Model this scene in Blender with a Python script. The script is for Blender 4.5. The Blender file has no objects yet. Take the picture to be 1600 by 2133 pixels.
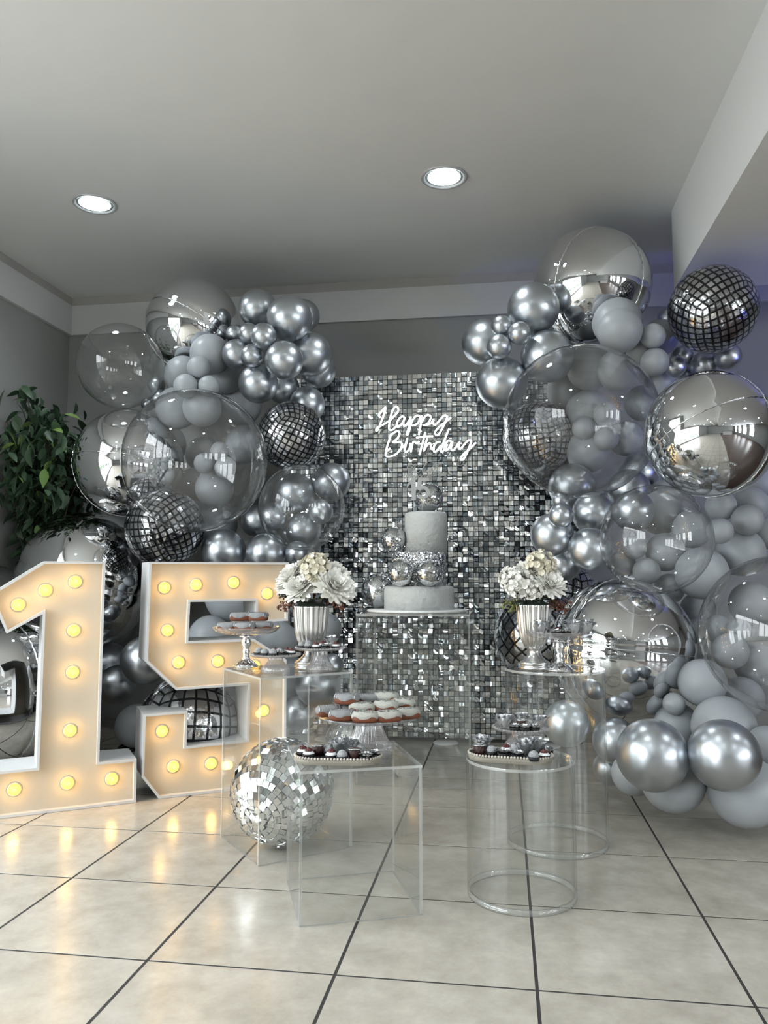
import bpy, math, random
import numpy as np
from mathutils import Vector, Matrix, Euler
random.seed(11)
SC = bpy.context.scene
COL = SC.collection
PI = math.pi

# ------------------------------------------------------------------ camera
FPX, CXP, CYP, YAW, PITCH = 1640.0, 800.0, 1066.5, 0.150, 0.0845
cy_, sy_ = math.cos(YAW), math.sin(YAW)
FW = Vector((-sy_ * math.cos(PITCH), cy_ * math.cos(PITCH), math.sin(PITCH)))
RT = Vector((cy_, sy_, 0))
UP = RT.cross(FW)
EYE = Vector((0, 0, 1.0))
cam_d = bpy.data.cameras.new('camera')
cam = bpy.data.objects.new('camera', cam_d)
COL.objects.link(cam)
cam_d.sensor_fit = 'VERTICAL'
cam_d.sensor_height = 24
cam_d.sensor_width = 18
cam_d.lens = 24 * FPX / 2133
cam.matrix_world = Matrix((RT.to_4d(), UP.to_4d(), (-FW).to_4d(), (0, 0, 0, 1))).transposed()
cam.location = EYE
cam_d.clip_start = 0.05
SC.camera = cam

# ------------------------------------------------------------------ sky, exposure
SC.view_settings.view_transform = 'Standard'
SC.view_settings.look = 'None'
SC.view_settings.gamma = 1
SC.view_settings.use_curve_mapping = False
SC.view_settings.exposure = 0.63
world = bpy.data.worlds.new('sky')
SC.world = world
world.use_nodes = True
wb = world.node_tree.nodes['Background']
wb.inputs[0].default_value = (0.94, 0.975, 1.0, 1)
wb.inputs[1].default_value = 9.0
cyc = SC.cycles
cyc.max_bounces = 12
cyc.diffuse_bounces = 4
cyc.glossy_bounces = 7
cyc.transmission_bounces = 6
cyc.transparent_max_bounces = 40
cyc.caustics_reflective = False
cyc.caustics_refractive = False
cyc.sample_clamp_indirect = 4.0
cyc.use_denoising = True
cyc.use_adaptive_sampling = True
cyc.adaptive_threshold = 0.02

LX, RX, YB, YF, HC = -3.22, 7.0, 5.4, -9.0, 3.12      # left wall, right wall, back wall, front wall, ceiling
LAMP_W, BLUE_W, BULB_W = 24.0, 38.0, 0.20


def light(name, kind, loc, energy, color=(1, 1, 1), rot=(0, 0, 0), **kw):
    d = bpy.data.lights.new(name, kind)
    d.energy = energy
    d.color = color
    for k, v in kw.items():
        setattr(d, k, v)
    o = bpy.data.objects.new(name, d)
    o.location = loc
    o.rotation_euler = rot
    COL.objects.link(o)
    return o


def portal(loc, rot, sx, sy):
    d = light('daylight_portal', 'AREA', loc, 0, (1, 1, 1), rot, shape='RECTANGLE', size=sx, size_y=sy)
    d.data.cycles.is_portal = True


# the daylight comes through the shopfront in the left wall and the windows far right
portal((LX + 0.02, -0.2, 1.45), (0, -PI / 2, 0), 2.7, 6.0)
for wy in (-7.2, -4.9, -2.6, -0.3):
    portal((RX - 0.02, wy, 1.6), (0, PI / 2, 0), 2.0, 1.3)
# blue stage lamp of the dance floor on the right
light('blue_stage_lamp', 'SPOT', (3.3, 3.3, 1.6), BLUE_W, (0.16, 0.20, 1.0), (Vector((1.6, 5.3, 2.35)) - Vector((3.3, 3.3, 1.6))).to_track_quat('-Z', 'Y').to_euler(), spot_size=math.radians(80), spot_blend=0.8, shadow_soft_size=0.06)


# ------------------------------------------------------------------ helpers
def ray(x, y):
    return FW + RT * ((x - CXP) / FPX) - UP * ((y - CYP) / FPX)


def at_y(x, y, Y):
    d = ray(x, y)
    return EYE + d * (Y / d.y)


def at_z(x, y, Z):
    d = ray(x, y)
    return EYE + d * ((Z - 1) / d.z)


def at_plane(x, y, p, n):
    d = ray(x, y)
    return EYE + d * ((p - EYE).dot(n) / d.dot(n))


def depth(p):
    return (Vector(p) - EYE).dot(FW)


def tag(o, label=None, cat=None, group=None, kind=None):
    for k, v in (('label', label), ('category', cat), ('group', group), ('kind', kind)):
        if v:
            o[k] = v
    return o


def empty(name, loc=(0, 0, 0), rot=(0, 0, 0)):
    o = bpy.data.objects.new(name, None)
    o.location = loc
    o.rotation_euler = rot
    o.empty_display_size = 0.1
    COL.objects.link(o)
    return o


def inst(name, mesh, parent=None, loc=(0, 0, 0), rot=(0, 0, 0), scale=(1, 1, 1)):
    o = bpy.data.objects.new(name, mesh)
    COL.objects.link(o)
    o.parent = parent
    o.location = loc
    o.rotation_euler = rot
    o.scale = (scale, scale, scale) if isinstance(scale, (int, float)) else scale
    return o


def copy_tree(o, parent=None):
    c = o.copy()
    COL.objects.link(c)
    c.parent = parent
    for ch in o.children:
        copy_tree(ch, c)
    return c


class MB:
    """collects verts and faces of one mesh"""

    def __init__(self):
        self.v, self.f, self.m, self.s, self.uv = [], [], [], [], {}
        self.M = Matrix()

    def add(self, vs, fs, mi=0, smooth=False):
        b = len(self.v)
        self.v += [tuple(self.M @ Vector(p)) for p in vs]
        for f in fs:
            self.f.append([b + i for i in f])
            self.m.append(mi)
            self.s.append(smooth)

    def box(self, lo, hi, mi=0, M=None, bev=0):
        x0, y0, z0 = lo
        x1, y1, z1 = hi
        vs = [(x0, y0, z0), (x1, y0, z0), (x1, y1, z0), (x0, y1, z0), (x0, y0, z1), (x1, y0, z1), (x1, y1, z1), (x0, y1, z1)]
        if bev:
            vs = vs[:4] + [(x0, y0, z1 - bev), (x1, y0, z1 - bev), (x1, y1, z1 - bev), (x0, y1, z1 - bev),
                           (x0 + bev, y0 + bev, z1), (x1 - bev, y0 + bev, z1), (x1 - bev, y1 - bev, z1), (x0 + bev, y1 - bev, z1)]
            fs = [(3, 2, 1, 0), (8, 9, 10, 11)]
            for k in range(4):
                j = (k + 1) % 4
                fs += [(k, j, 4 + j, 4 + k), (4 + k, 4 + j, 8 + j, 8 + k)]
        else:
            fs = [(3, 2, 1, 0), (4, 5, 6, 7), (0, 1, 5, 4), (1, 2, 6, 5), (2, 3, 7, 6), (3, 0, 4, 7)]
        if M is not None:
            vs = [tuple(M @ Vector(p)) for p in vs]
        self.add(vs, fs, mi)

    def lathe(self, prof, n=32, mi=0, flute=None, smooth=True, close=False):
        """prof: (r, z[, flute weight]); flute=(count, depth)"""
        vs, fs = [], []
        for p in prof:
            r, z = p[0], p[1]
            w = p[2] if len(p) > 2 else 0
            for k in range(n):
                a = 2 * PI * k / n
                rr = r
                if flute and w:
                    rr = r * (1 - flute[1] * w * (0.5 - 0.5 * math.cos(flute[0] * a)))
                vs.append((rr * math.cos(a), rr * math.sin(a), z))
        m = len(prof)
        for i in range(m - 1 + (1 if close else 0)):
            j = (i + 1) % m
            for k in range(n):
                q = (k + 1) % n
                fs.append((i * n + k, i * n + q, j * n + q, j * n + k))
        self.add(vs, fs, mi, smooth)

    def tube(self, pts, r, n=8, mi=0, closed=False, smooth=True, rf=None):
        pts = [Vector(p) for p in pts]
        N = len(pts)
        vs, fs = [], []
        u = None
        for i, p in enumerate(pts):
            a = pts[(i - 1) % N] if (closed or i > 0) else p
            b = pts[(i + 1) % N] if (closed or i < N - 1) else p
            t = (b - a)
            t = t.normalized() if t.length > 1e-9 else Vector((0, 0, 1))
            if u is None:
                u = t.orthogonal().normalized()
            else:
                u = (u - t * u.dot(t))
                u = u.normalized() if u.length > 1e-6 else t.orthogonal().normalized()
            w = t.cross(u)
            rr = r * (rf(i / max(1, N - 1)) if rf else 1)
            for k in range(n):
                ang = 2 * PI * k / n
                vs.append(tuple(p + (u * math.cos(ang) + w * math.sin(ang)) * rr))
        for i in range(N if closed else N - 1):
            j = (i + 1) % N
            for k in range(n):
                q = (k + 1) % n
                fs.append((i * n + k, i * n + q, j * n + q, j * n + k))
        if not closed:
            fs.append(tuple(range(n - 1, -1, -1)))
            fs.append(tuple((N - 1) * n + k for k in range(n)))
        self.add(vs, fs, mi, smooth)

    def ball(self, c, r, nu=12, nv=8, mi=0, sc=(1, 1, 1), smooth=True, v0=0.0, v1=1.0):
        vs, fs = [], []
        for j in range(nv + 1):
            th = PI * (v0 + (v1 - v0) * j / nv)
            for i in range(nu):
                a = 2 * PI * i / nu
                vs.append((c[0] + r * sc[0] * math.sin(th) * math.cos(a), c[1] + r * sc[1] * math.sin(th) * math.sin(a), c[2] + r * sc[2] * math.cos(th)))
        for j in range(nv):
            for i in range(nu):
                q = (i + 1) % nu
                fs.append((j * nu + i, (j + 1) * nu + i, (j + 1) * nu + q, j * nu + q))
        self.add(vs, fs, mi, smooth)

    def mesh(self, name, mats):
        me = bpy.data.meshes.new(name)
        me.from_pydata(self.v, [], self.f)
        for m in (mats if isinstance(mats, (list, tuple)) else [mats]):
            me.materials.append(m)
        me.polygons.foreach_set('material_index', self.m)
        me.polygons.foreach_set('use_smooth', self.s)
        me.update()
        return me

    def build(self, name, mats, parent=None, loc=(0, 0, 0), rot=(0, 0, 0)):
        return inst(name, self.mesh(name, mats), parent, loc, rot)


# ------------------------------------------------------------------ materials
def nodes(name):
    m = bpy.data.materials.new(name)
    m.use_nodes = True
    nt = m.node_tree
    return m, nt, nt.nodes['Principled BSDF']


def mat(name, col, rough=0.5, metal=0.0, spec=0.5, bump=0, bscale=50, var=0, vscale=4, emit=None, estr=0, coat=0, rvar=0, sheen=0):
    m, nt, b = nodes(name)
    b.inputs['Base Color'].default_value = (*col, 1)
    b.inputs['Roughness'].default_value = rough
    b.inputs['Metallic'].default_value = metal
    b.inputs['Specular IOR Level'].default_value = spec
    b.inputs['Coat Weight'].default_value = coat
    if emit:
        b.inputs['Emission Color'].default_value = (*emit, 1)
        b.inputs['Emission Strength'].default_value = estr
    tc = nt.nodes.new('ShaderNodeTexCoord')
    if var:
        n = nt.nodes.new('ShaderNodeTexNoise')
        n.inputs['Scale'].default_value = vscale
        n.inputs['Detail'].default_value = 6
        nt.links.new(tc.outputs['Object'], n.inputs['Vector'])
        mx = nt.nodes.new('ShaderNodeMixRGB')
        mx.inputs[1].default_value = (*[max(0, c * (1 - var)) for c in col], 1)
        mx.inputs[2].default_value = (*[min(1, c * (1 + var)) for c in col], 1)
        nt.links.new(n.outputs[0], mx.inputs[0])
        nt.links.new(mx.outputs[0], b.inputs['Base Color'])
    if bump:
        n = nt.nodes.new('ShaderNodeTexNoise')
        n.inputs['Scale'].default_value = bscale
        n.inputs['Detail'].default_value = 4
        nt.links.new(tc.outputs['Object'], n.inputs['Vector'])
        bp = nt.nodes.new('ShaderNodeBump')
        bp.inputs['Strength'].default_value = bump
        bp.inputs['Distance'].default_value = 0.01
        nt.links.new(n.outputs[0], bp.inputs['Height'])
        nt.links.new(bp.outputs[0], b.inputs['Normal'])
    return m


def clear_mat(name, tint=(1, 1, 1), boost=0.9, rough=0.0, base=0.04, power=5.0, haze=0.0, hazecol=(0.8, 0.82, 0.85), rim=0.0):
    """thin clear film or sheet: see-through with fresnel reflections and a little milky haze"""
    m, nt, b = nodes(name)
    nt.nodes.remove(b)
    out = nt.nodes['Material Output']
    tr = nt.nodes.new('ShaderNodeBsdfTransparent')
    tr.inputs[0].default_value = (*tint, 1)
    gl = nt.nodes.new('ShaderNodeBsdfGlossy')
    gl.inputs['Roughness'].default_value = rough
    lw = nt.nodes.new('ShaderNodeLayerWeight')
    lw.inputs['Blend'].default_value = 0.5
    pw = nt.nodes.new('ShaderNodeMath')
    pw.operation = 'POWER'
    pw.inputs[1].default_value = power
    nt.links.new(lw.outputs['Facing'], pw.inputs[0])
    inv = nt.nodes.new('ShaderNodeMath')
    inv.operation = 'MULTIPLY_ADD'
    inv.inputs[1].default_value = boost
    inv.inputs[2].default_value = base
    inv.use_clamp = True
    nt.links.new(pw.outputs[0], inv.inputs[0])
    mx = nt.nodes.new('ShaderNodeMixShader')
    nt.links.new(inv.outputs[0], mx.inputs[0])
    last = tr
    if rim:
        rc = nt.nodes.new('ShaderNodeMixRGB')
        rc.inputs[1].default_value = (*tint, 1)
        rc.inputs[2].default_value = (1 - rim, 1 - rim, 1 - rim, 1)
        p3 = nt.nodes.new('ShaderNodeMath')
        p3.operation = 'POWER'
        p3.inputs[1].default_value = 3.0
        nt.links.new(lw.outputs['Facing'], p3.inputs[0])
        nt.links.new(p3.outputs[0], rc.inputs[0])
        nt.links.new(rc.outputs[0], tr.inputs[0])
    if haze:
        df = nt.nodes.new('ShaderNodeBsdfDiffuse')
        df.inputs[0].default_value = (*hazecol, 1)
        mh = nt.nodes.new('ShaderNodeMixShader')
        mh.inputs[0].default_value = haze
        nt.links.new(tr.outputs[0], mh.inputs[1])
        nt.links.new(df.outputs[0], mh.inputs[2])
        last = mh
    nt.links.new(last.outputs[0], mx.inputs[1])
    nt.links.new(gl.outputs[0], mx.inputs[2])
    nt.links.new(mx.outputs[0], out.inputs['Surface'])
    return m


def foil_print(name, n, line):
    """chrome foil printed with a black grid of squares (uv per panel)"""
    m, nt, b = nodes(name)
    tc = nt.nodes.new('ShaderNodeTexCoord')
    mp = nt.nodes.new('ShaderNodeVectorMath')
    mp.operation = 'SCALE'
    mp.inputs['Scale'].default_value = n
    nt.links.new(tc.outputs['UV'], mp.inputs[0])
    br = nt.nodes.new('ShaderNodeTexBrick')
    br.offset = 0
    br.inputs['Scale'].default_value = 1.0
    br.inputs['Mortar Size'].default_value = line
    br.inputs['Mortar Smooth'].default_value = 0.05
    br.inputs['Brick Width'].default_value = 1.0
    br.inputs['Row Height'].default_value = 1.0
    br.inputs['Color1'].default_value = (0.42, 0.43, 0.45, 1)
    br.inputs['Color2'].default_value = (0.74, 0.75, 0.77, 1)
    br.inputs['Mortar'].default_value = (0.006, 0.006, 0.008, 1)
    nt.links.new(mp.outputs[0], br.inputs['Vector'])
    nt.links.new(br.outputs['Color'], b.inputs['Base Color'])
    mt = nt.nodes.new('ShaderNodeMath')
    mt.operation = 'SUBTRACT'
    mt.inputs[0].default_value = 1
    nt.links.new(br.outputs['Fac'], mt.inputs[1])
    nt.links.new(mt.outputs[0], b.inputs['Metallic'])
    b.inputs['Roughness'].default_value = 0.13
    # each printed facet wrinkles a little differently
    wn = nt.nodes.new('ShaderNodeTexVoronoi')
    wn.inputs['Scale'].default_value = n * 1.0
    nt.links.new(tc.outputs['UV'], wn.inputs['Vector'])
    ns = nt.nodes.new('ShaderNodeTexNoise')
    ns.inputs['Scale'].default_value = 5.0
    nt.links.new(tc.outputs['Object'], ns.inputs['Vector'])
    ad = nt.nodes.new('ShaderNodeMath')
    ad.operation = 'MULTIPLY_ADD'
    ad.inputs[1].default_value = 0.2
    nt.links.new(wn.outputs['Distance'], ad.inputs[0])
    nt.links.new(ns.outputs[0], ad.inputs[2])
    bp = nt.nodes.new('ShaderNodeBump')
    bp.inputs['Strength'].default_value = 0.16
    bp.inputs['Distance'].default_value = 0.05
    nt.links.new(ad.outputs[0], bp.inputs['Height'])
    nt.links.new(bp.outputs[0], b.inputs['Normal'])
    return m


def tile_mat():
    m, nt, b = nodes('porcelain_tile')
    tc = nt.nodes.new('ShaderNodeTexCoord')
    oi = nt.nodes.new('ShaderNodeObjectInfo')
    va = nt.nodes.new('ShaderNodeVectorMath')
    va.operation = 'MULTIPLY_ADD'
    va.inputs[1].default_value = (37, 19, 7)
    nt.links.new(oi.outputs['Random'], va.inputs[0])
    nt.links.new(tc.outputs['Object'], va.inputs[2])
    n1 = nt.nodes.new('ShaderNodeTexNoise')
    n1.inputs['Scale'].default_value = 8
    n1.inputs['Detail'].default_value = 10
    n1.inputs['Roughness'].default_value = 0.68
    n1.inputs['Distortion'].default_value = 0.1
    nt.links.new(va.outputs[0], n1.inputs['Vector'])
    cr = nt.nodes.new('ShaderNodeValToRGB')
    cr.color_ramp.elements[0].position = 0.33
    cr.color_ramp.elements[0].color = (0.34, 0.312, 0.265, 1)
    cr.color_ramp.elements[1].position = 0.68
    cr.color_ramp.elements[1].color = (0.475, 0.443, 0.385, 1)
    nt.links.new(n1.outputs[0], cr.inputs[0])
    nt.links.new(cr.outputs[0], b.inputs['Base Color'])
    n2 = nt.nodes.new('ShaderNodeTexNoise')
    n2.inputs['Scale'].default_value = 14
    nt.links.new(va.outputs[0], n2.inputs['Vector'])
    mr = nt.nodes.new('ShaderNodeMapRange')
    mr.inputs['To Min'].default_value = 0.14
    mr.inputs['To Max'].default_value = 0.26
    nt.links.new(n2.outputs[0], mr.inputs['Value'])
    nt.links.new(mr.outputs[0], b.inputs['Roughness'])
    b.inputs['Specular IOR Level'].default_value = 0.5
    return m


def glitter_mat():
    m, nt, b = nodes('silver_glitter')
    tc = nt.nodes.new('ShaderNodeTexCoord')
    v = nt.nodes.new('ShaderNodeTexVoronoi')
    v.inputs['Scale'].default_value = 190
    nt.links.new(tc.outputs['Object'], v.inputs['Vector'])
    sub = nt.nodes.new('ShaderNodeVectorMath')
    sub.operation = 'MULTIPLY_ADD'
    sub.inputs[1].default_value = (1.3, 1.3, 1.3)
    sub.inputs[2].default_value = (-0.65, -0.65, -0.65)
    nt.links.new(v.outputs['Color'], sub.inputs[0])
    geo = nt.nodes.new('ShaderNodeNewGeometry')
    ad = nt.nodes.new('ShaderNodeVectorMath')
    nt.links.new(sub.outputs[0], ad.inputs[0])
    nt.links.new(geo.outputs['Normal'], ad.inputs[1])
    nm = nt.nodes.new('ShaderNodeVectorMath')
    nm.operation = 'NORMALIZE'
    nt.links.new(ad.outputs[0], nm.inputs[0])
    nt.links.new(nm.outputs[0], b.inputs['Normal'])
    b.inputs['Base Color'].default_value = (0.72, 0.73, 0.76, 1)
    b.inputs['Metallic'].default_value = 1
    b.inputs['Roughness'].default_value = 0.22
    return m


def leaf_mat(name, c1, c2):
    m, nt, b = nodes(name)
    oi = nt.nodes.new('ShaderNodeObjectInfo')
    gi = nt.nodes.new('ShaderNodeNewGeometry')
    ad = nt.nodes.new('ShaderNodeMath')
    ad.operation = 'ADD'
    nt.links.new(oi.outputs['Random'], ad.inputs[0])
    nt.links.new(gi.outputs['Random Per Island'], ad.inputs[1])
    fr = nt.nodes.new('ShaderNodeMath')
    fr.operation = 'FRACT'
    nt.links.new(ad.outputs[0], fr.inputs[0])
    mx = nt.nodes.new('ShaderNodeMixRGB')
    mx.inputs[1].default_value = (*c1, 1)
    mx.inputs[2].default_value = (*c2, 1)
    nt.links.new(fr.outputs[0], mx.inputs[0])
    nt.links.new(mx.outputs[0], b.inputs['Base Color'])
    b.inputs['Roughness'].default_value = 0.45
    return m


def sequin_mat():
    m, nt, b = nodes('mirror_sequin')
    oi = nt.nodes.new('ShaderNodeObjectInfo')
    gi = nt.nodes.new('ShaderNodeNewGeometry')
    ad = nt.nodes.new('ShaderNodeMath')
    ad.operation = 'ADD'
    nt.links.new(oi.outputs['Random'], ad.inputs[0])
    nt.links.new(gi.outputs['Random Per Island'], ad.inputs[1])
    fr = nt.nodes.new('ShaderNodeMath')
    fr.operation = 'FRACT'
    nt.links.new(ad.outputs[0], fr.inputs[0])
    mx = nt.nodes.new('ShaderNodeMixRGB')
    mx.inputs[1].default_value = (0.20, 0.235, 0.26, 1)  # dark reflections put into the base colour of some sequins
    mx.inputs[2].default_value = (0.80, 0.80, 0.79, 1)
    nt.links.new(fr.outputs[0], mx.inputs[0])
    nt.links.new(mx.outputs[0], b.inputs['Base Color'])
    b.inputs['Metallic'].default_value = 1
    b.inputs['Roughness'].default_value = 0.12
    return m


M_CEIL = mat('ceiling_paint', (0.84, 0.85, 0.85), 0.9, var=0.02)
M_WALL = mat('grey_wall_paint', (0.33, 0.335, 0.325), 0.85, var=0.03, bump=0.05, bscale=200)
M_FASCIA = mat('white_fascia_paint', (0.64, 0.65, 0.65), 0.85)
M_COVE_SHADE = mat('cove_shade', (0.46, 0.45, 0.43), 0.9)  # darker grey stands for the shade in the gap over the fascia
M_TILE = tile_mat()
M_GROUT = mat('dark_grout', (0.03, 0.028, 0.027), 0.9)
M_BROWN = mat('brown_vinyl', (0.10, 0.07, 0.055), 0.35, var=0.25, vscale=2)
M_FRAME = mat('window_frame_paint', (0.75, 0.75, 0.75), 0.5)
M_PANE = clear_mat('window_pane', (0.97, 0.98, 0.98), base=0.03)
M_CHROME = mat('chrome_latex', (0.52, 0.55, 0.585), 0.33, 1.0, coat=0.25)
M_GREY = mat('grey_latex', (0.38, 0.405, 0.43), 0.38, 0.0, 0.45)
M_MIRROR = mat('mirror_foil', (0.72, 0.73, 0.745), 0.025, 1.0, bump=0.04, bscale=3)
M_SEAM = mat('foil_seam', (0.85, 0.86, 0.88), 0.15, 1.0)
M_BUBBLE = clear_mat('clear_bubble', (0.985, 0.988, 0.99), boost=0.9, base=0.06, power=3.2, haze=0.012, rim=0.35)
M_FILM = clear_mat('bubble_tail_film', (0.9, 0.92, 0.93), boost=0.6, base=0.10, haze=0.12)
M_DISCO = foil_print('disco_print', 9, 0.15)
M_DISCO_BIG = foil_print('disco_print_large', 6, 0.10)
M_ACRYL = clear_mat('clear_acrylic', (0.985, 0.99, 0.987), boost=0.8, base=0.04, haze=0.006)
M_AEDGE = clear_mat('acrylic_edge', (0.82, 0.84, 0.83), boost=0.6, base=0.10, haze=0.30, hazecol=(0.85, 0.86, 0.84))
M_ARING = clear_mat('acrylic_ring', (0.93, 0.94, 0.935), boost=0.8, base=0.08, haze=0.10, hazecol=(0.85, 0.86, 0.84))
M_GLASS = clear_mat('pressed_glass', (0.93, 0.93, 0.94), boost=0.7, base=0.08, haze=0.09, hazecol=(0.85, 0.82, 0.82), rough=0.05)
M_CHR = mat('polished_chrome', (0.86, 0.87, 0.89), 0.05, 1.0)
M_SILVER = mat('brushed_silver', (0.66, 0.655, 0.64), 0.27, 1.0)
M_SIGN = mat('marquee_white', (0.58, 0.585, 0.59), 0.55, var=0.03)
M_SIGNF = mat('marquee_face', (0.50, 0.455, 0.37), 0.6, var=0.03)
M_BULB = mat('warm_bulb', (0.5, 0.36, 0.06), 0.4, emit=(1.0, 0.76, 0.17), estr=0.75)
M_NEON = mat('white_neon', (1, 1, 1), 0.4, emit=(0.93, 0.98, 1.0), estr=3.4)
M_LAMP = mat('led_lens', (1, 1, 1), 0.3, emit=(0.86, 0.97, 1.0), estr=14.0)
M_REFL = mat('lamp_reflector', (0.8, 0.85, 0.87), 0.25, 0.8)
M_TRIM = mat('lamp_trim', (0.62, 0.63, 0.65), 0.4, 0.3)
M_BLACK = mat('black_backing', (0.012, 0.012, 0.014), 0.5)
M_SEQ = sequin_mat()
M_MBALL = mat('mirror_ball_core', (0.25, 0.26, 0.27), 0.6)
M_MTILE = mat('mirror_tile', (0.84, 0.86, 0.87), 0.04, 1.0)
M_MTILE2 = mat('mirror_tile_fine', (0.80, 0.82, 0.83), 0.08, 1.0)
M_ICING = mat('white_icing', (0.46, 0.475, 0.465), 0.75, bump=0.7, bscale=45, var=0.04, vscale=30)
M_GLIT = glitter_mat()
M_BOARD = mat('cake_board_white', (0.72, 0.73, 0.72), 0.5)
M_TOPPER = mat('topper_acrylic_grey', (0.36, 0.365, 0.36), 0.45, 0.3)
M_PETAL = mat('white_petal', (0.88, 0.87, 0.82), 0.7)
M_CREAM = mat('cream_petal', (0.76, 0.72, 0.60), 0.7)
M_DKLEAF = mat('dark_green_leaf', (0.030, 0.042, 0.030), 0.5)
M_OLIVE = mat('olive_leaf', (0.16, 0.17, 0.05), 0.55)
M_RED = mat('russet_sprig', (0.13, 0.045, 0.025), 0.6)
M_LEAF = leaf_mat('ficus_leaf', (0.020, 0.045, 0.024), (0.055, 0.105, 0.055))
M_YLEAF = leaf_mat('ficus_young_leaf', (0.13, 0.24, 0.06), (0.22, 0.33, 0.09))
M_BARK = mat('ficus_bark', (0.07, 0.045, 0.03), 0.85, bump=0.3)
M_POT = mat('dark_pot', (0.05, 0.05, 0.05), 0.5)
M_SOIL = mat('potting_soil', (0.03, 0.02, 0.015), 1)
M_GLAZE = mat('grey_glaze', (0.22, 0.225, 0.23), 0.5, spec=0.25, bump=0.3, bscale=90, var=0.12, vscale=60)
M_WGLAZE = mat('white_glaze', (0.36, 0.36, 0.325), 0.55, spec=0.25, bump=0.3, bscale=80, var=0.10, vscale=70)
M_DOUGH = mat('brown_dough', (0.14, 0.04, 0.015), 0.6, var=0.25, vscale=40)
M_CRUMB = mat('dark_crumb', (0.17, 0.175, 0.165), 0.7)
M_SUGAR = mat('sugar_grey', (0.34, 0.35, 0.36), 0.65, bump=0.8, bscale=260)
M_CHOC = mat('dark_chocolate', (0.035, 0.012, 0.010), 0.4, bump=0.5, bscale=200)
M_CHERRY = mat('dark_cherry', (0.07, 0.012, 0.012), 0.3)
M_FONDANT = mat('white_fondant', (0.75, 0.76, 0.76), 0.2)
M_FOIL = mat('silver_foil', (0.78, 0.79, 0.80), 0.16, 1.0)
M_PAPER = mat('silver_paper', (0.68, 0.70, 0.72), 0.27, 0.85)
M_CUP = mat('black_paper_cup', (0.006, 0.006, 0.007), 0.7)
M_PEARL = mat('pearl_bead', (0.40, 0.37, 0.32), 0.25, 0.0, 0.6, coat=0.4)
M_TRAY = mat('tray_pearl_grey', (0.26, 0.24, 0.20), 0.4)
M_CORD = mat('black_cord', (0.01, 0.01, 0.01), 0.5)
M_ASPH = mat('asphalt', (0.22, 0.22, 0.22), 0.9, var=0.2)
M_HEDGE = mat('hedge_leaf', (0.07, 0.17, 0.04), 0.7, var=0.3)
M_FACADE = mat('facade_render', (0.72, 0.71, 0.70), 0.8, var=0.03)
M_DARKWIN = mat('dark_window_glass', (0.12, 0.14, 0.16), 0.1)
M_CREAMPANEL = mat('counter_panel', (0.55, 0.54, 0.52), 0.5)
M_DARKTOP = mat('counter_top', (0.05, 0.045, 0.04), 0.3)


# ------------------------------------------------------------------ room
def wall_with_openings(name, plane_x, y0, y1, openings, t=0.15, side=-1):
    """wall in the plane x=const from y0 to y1 with rectangular holes (ya, yb, za, zb)"""
    mb = MB()
    xa, xb = (plane_x - t, plane_x) if side < 0 else (plane_x, plane_x + t)
    ys = y0
    for (a, b, za, zb) in sorted(openings):
        mb.box((xa, ys, 0), (xb, a, HC))
        if za > 0:
            mb.box((xa, a, 0), (xb, b, za))
        mb.box((xa, a, zb), (xb, b, HC))
        ys = b
    mb.box((xa, ys, 0), (xb, y1, HC))
    o = mb.build(name, M_WALL)
    tag(o, kind='structure')
    return o


def window_frame(name, x, a, b, za, zb, nmull, t=0.05):
    w = tag(empty(name, (x, (a + b) / 2, za)), kind='structure')
    mb = MB()
    h, L = zb - za, (b - a) / 2
    for lo, hi in (((-t, -L, 0), (t, -L + 0.05, h)), ((-t, L - 0.05, 0), (t, L, h)), ((-t, -L, 0), (t, L, 0.05)), ((-t, -L, h - 0.05), (t, L, h))):
        mb.box(lo, hi)
    mb.build('window_frame', M_FRAME, w)
    for k in range(1, nmull):
        y = -L + 2 * L * k / nmull
        m2 = MB()
        m2.box((-t, y - 0.025, 0.05), (t, y + 0.025, h - 0.05))
        m2.build('mullion', M_FRAME, w)
    for k in range(nmull):
        ya, yb = -L + 2 * L * k / nmull, -L + 2 * L * (k + 1) / nmull
        m2 = MB()
        m2.box((-0.004, ya + 0.03, 0.05), (0.004, yb - 0.03, h - 0.05))
        m2.build('pane', M_PANE, w)


wall_with_openings('wall_left', LX, YF, YB, [(-3.2, 2.8, 0.1, 2.8)])
window_frame('window_1', LX - 0.08, -3.2, 2.8, 0.1, 2.8, 5)
RW = [(-7.85, -6.55), (-5.55, -4.25), (-3.25, -1.95), (-0.95, 0.35)]
wall_with_openings('wall_right', RX, YF, YB, [(a, b, 0.6, 2.6) for a, b in RW], side=1)
for k, (a, b) in enumerate(RW):
    window_frame('window_%d' % (k + 2), RX + 0.08, a, b, 0.6, 2.6, 2)
mb = MB()
mb.box((LX - 0.15, YB, 0), (RX + 0.15, YB + 0.15, HC))
tag(mb.build('wall_back', M_WALL), kind='structure')
mb = MB()
mb.box((LX - 0.15, YF - 0.15, 0), (RX + 0.15, YF, HC))
tag(mb.build('wall_front', M_WALL), kind='structure')
mb = MB()
mb.box((LX - 0.15, YF - 0.15, HC), (RX + 0.15, YB + 0.15, HC + 0.1))
tag(mb.build('ceiling', M_CEIL), kind='structure')
# lowered soffit on the right with its white face
mb = MB()
mb.box((0.99, YF, 2.655), (RX, 4.6, HC))
tag(mb.build('beam_right', M_CEIL), kind='structure')
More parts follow.
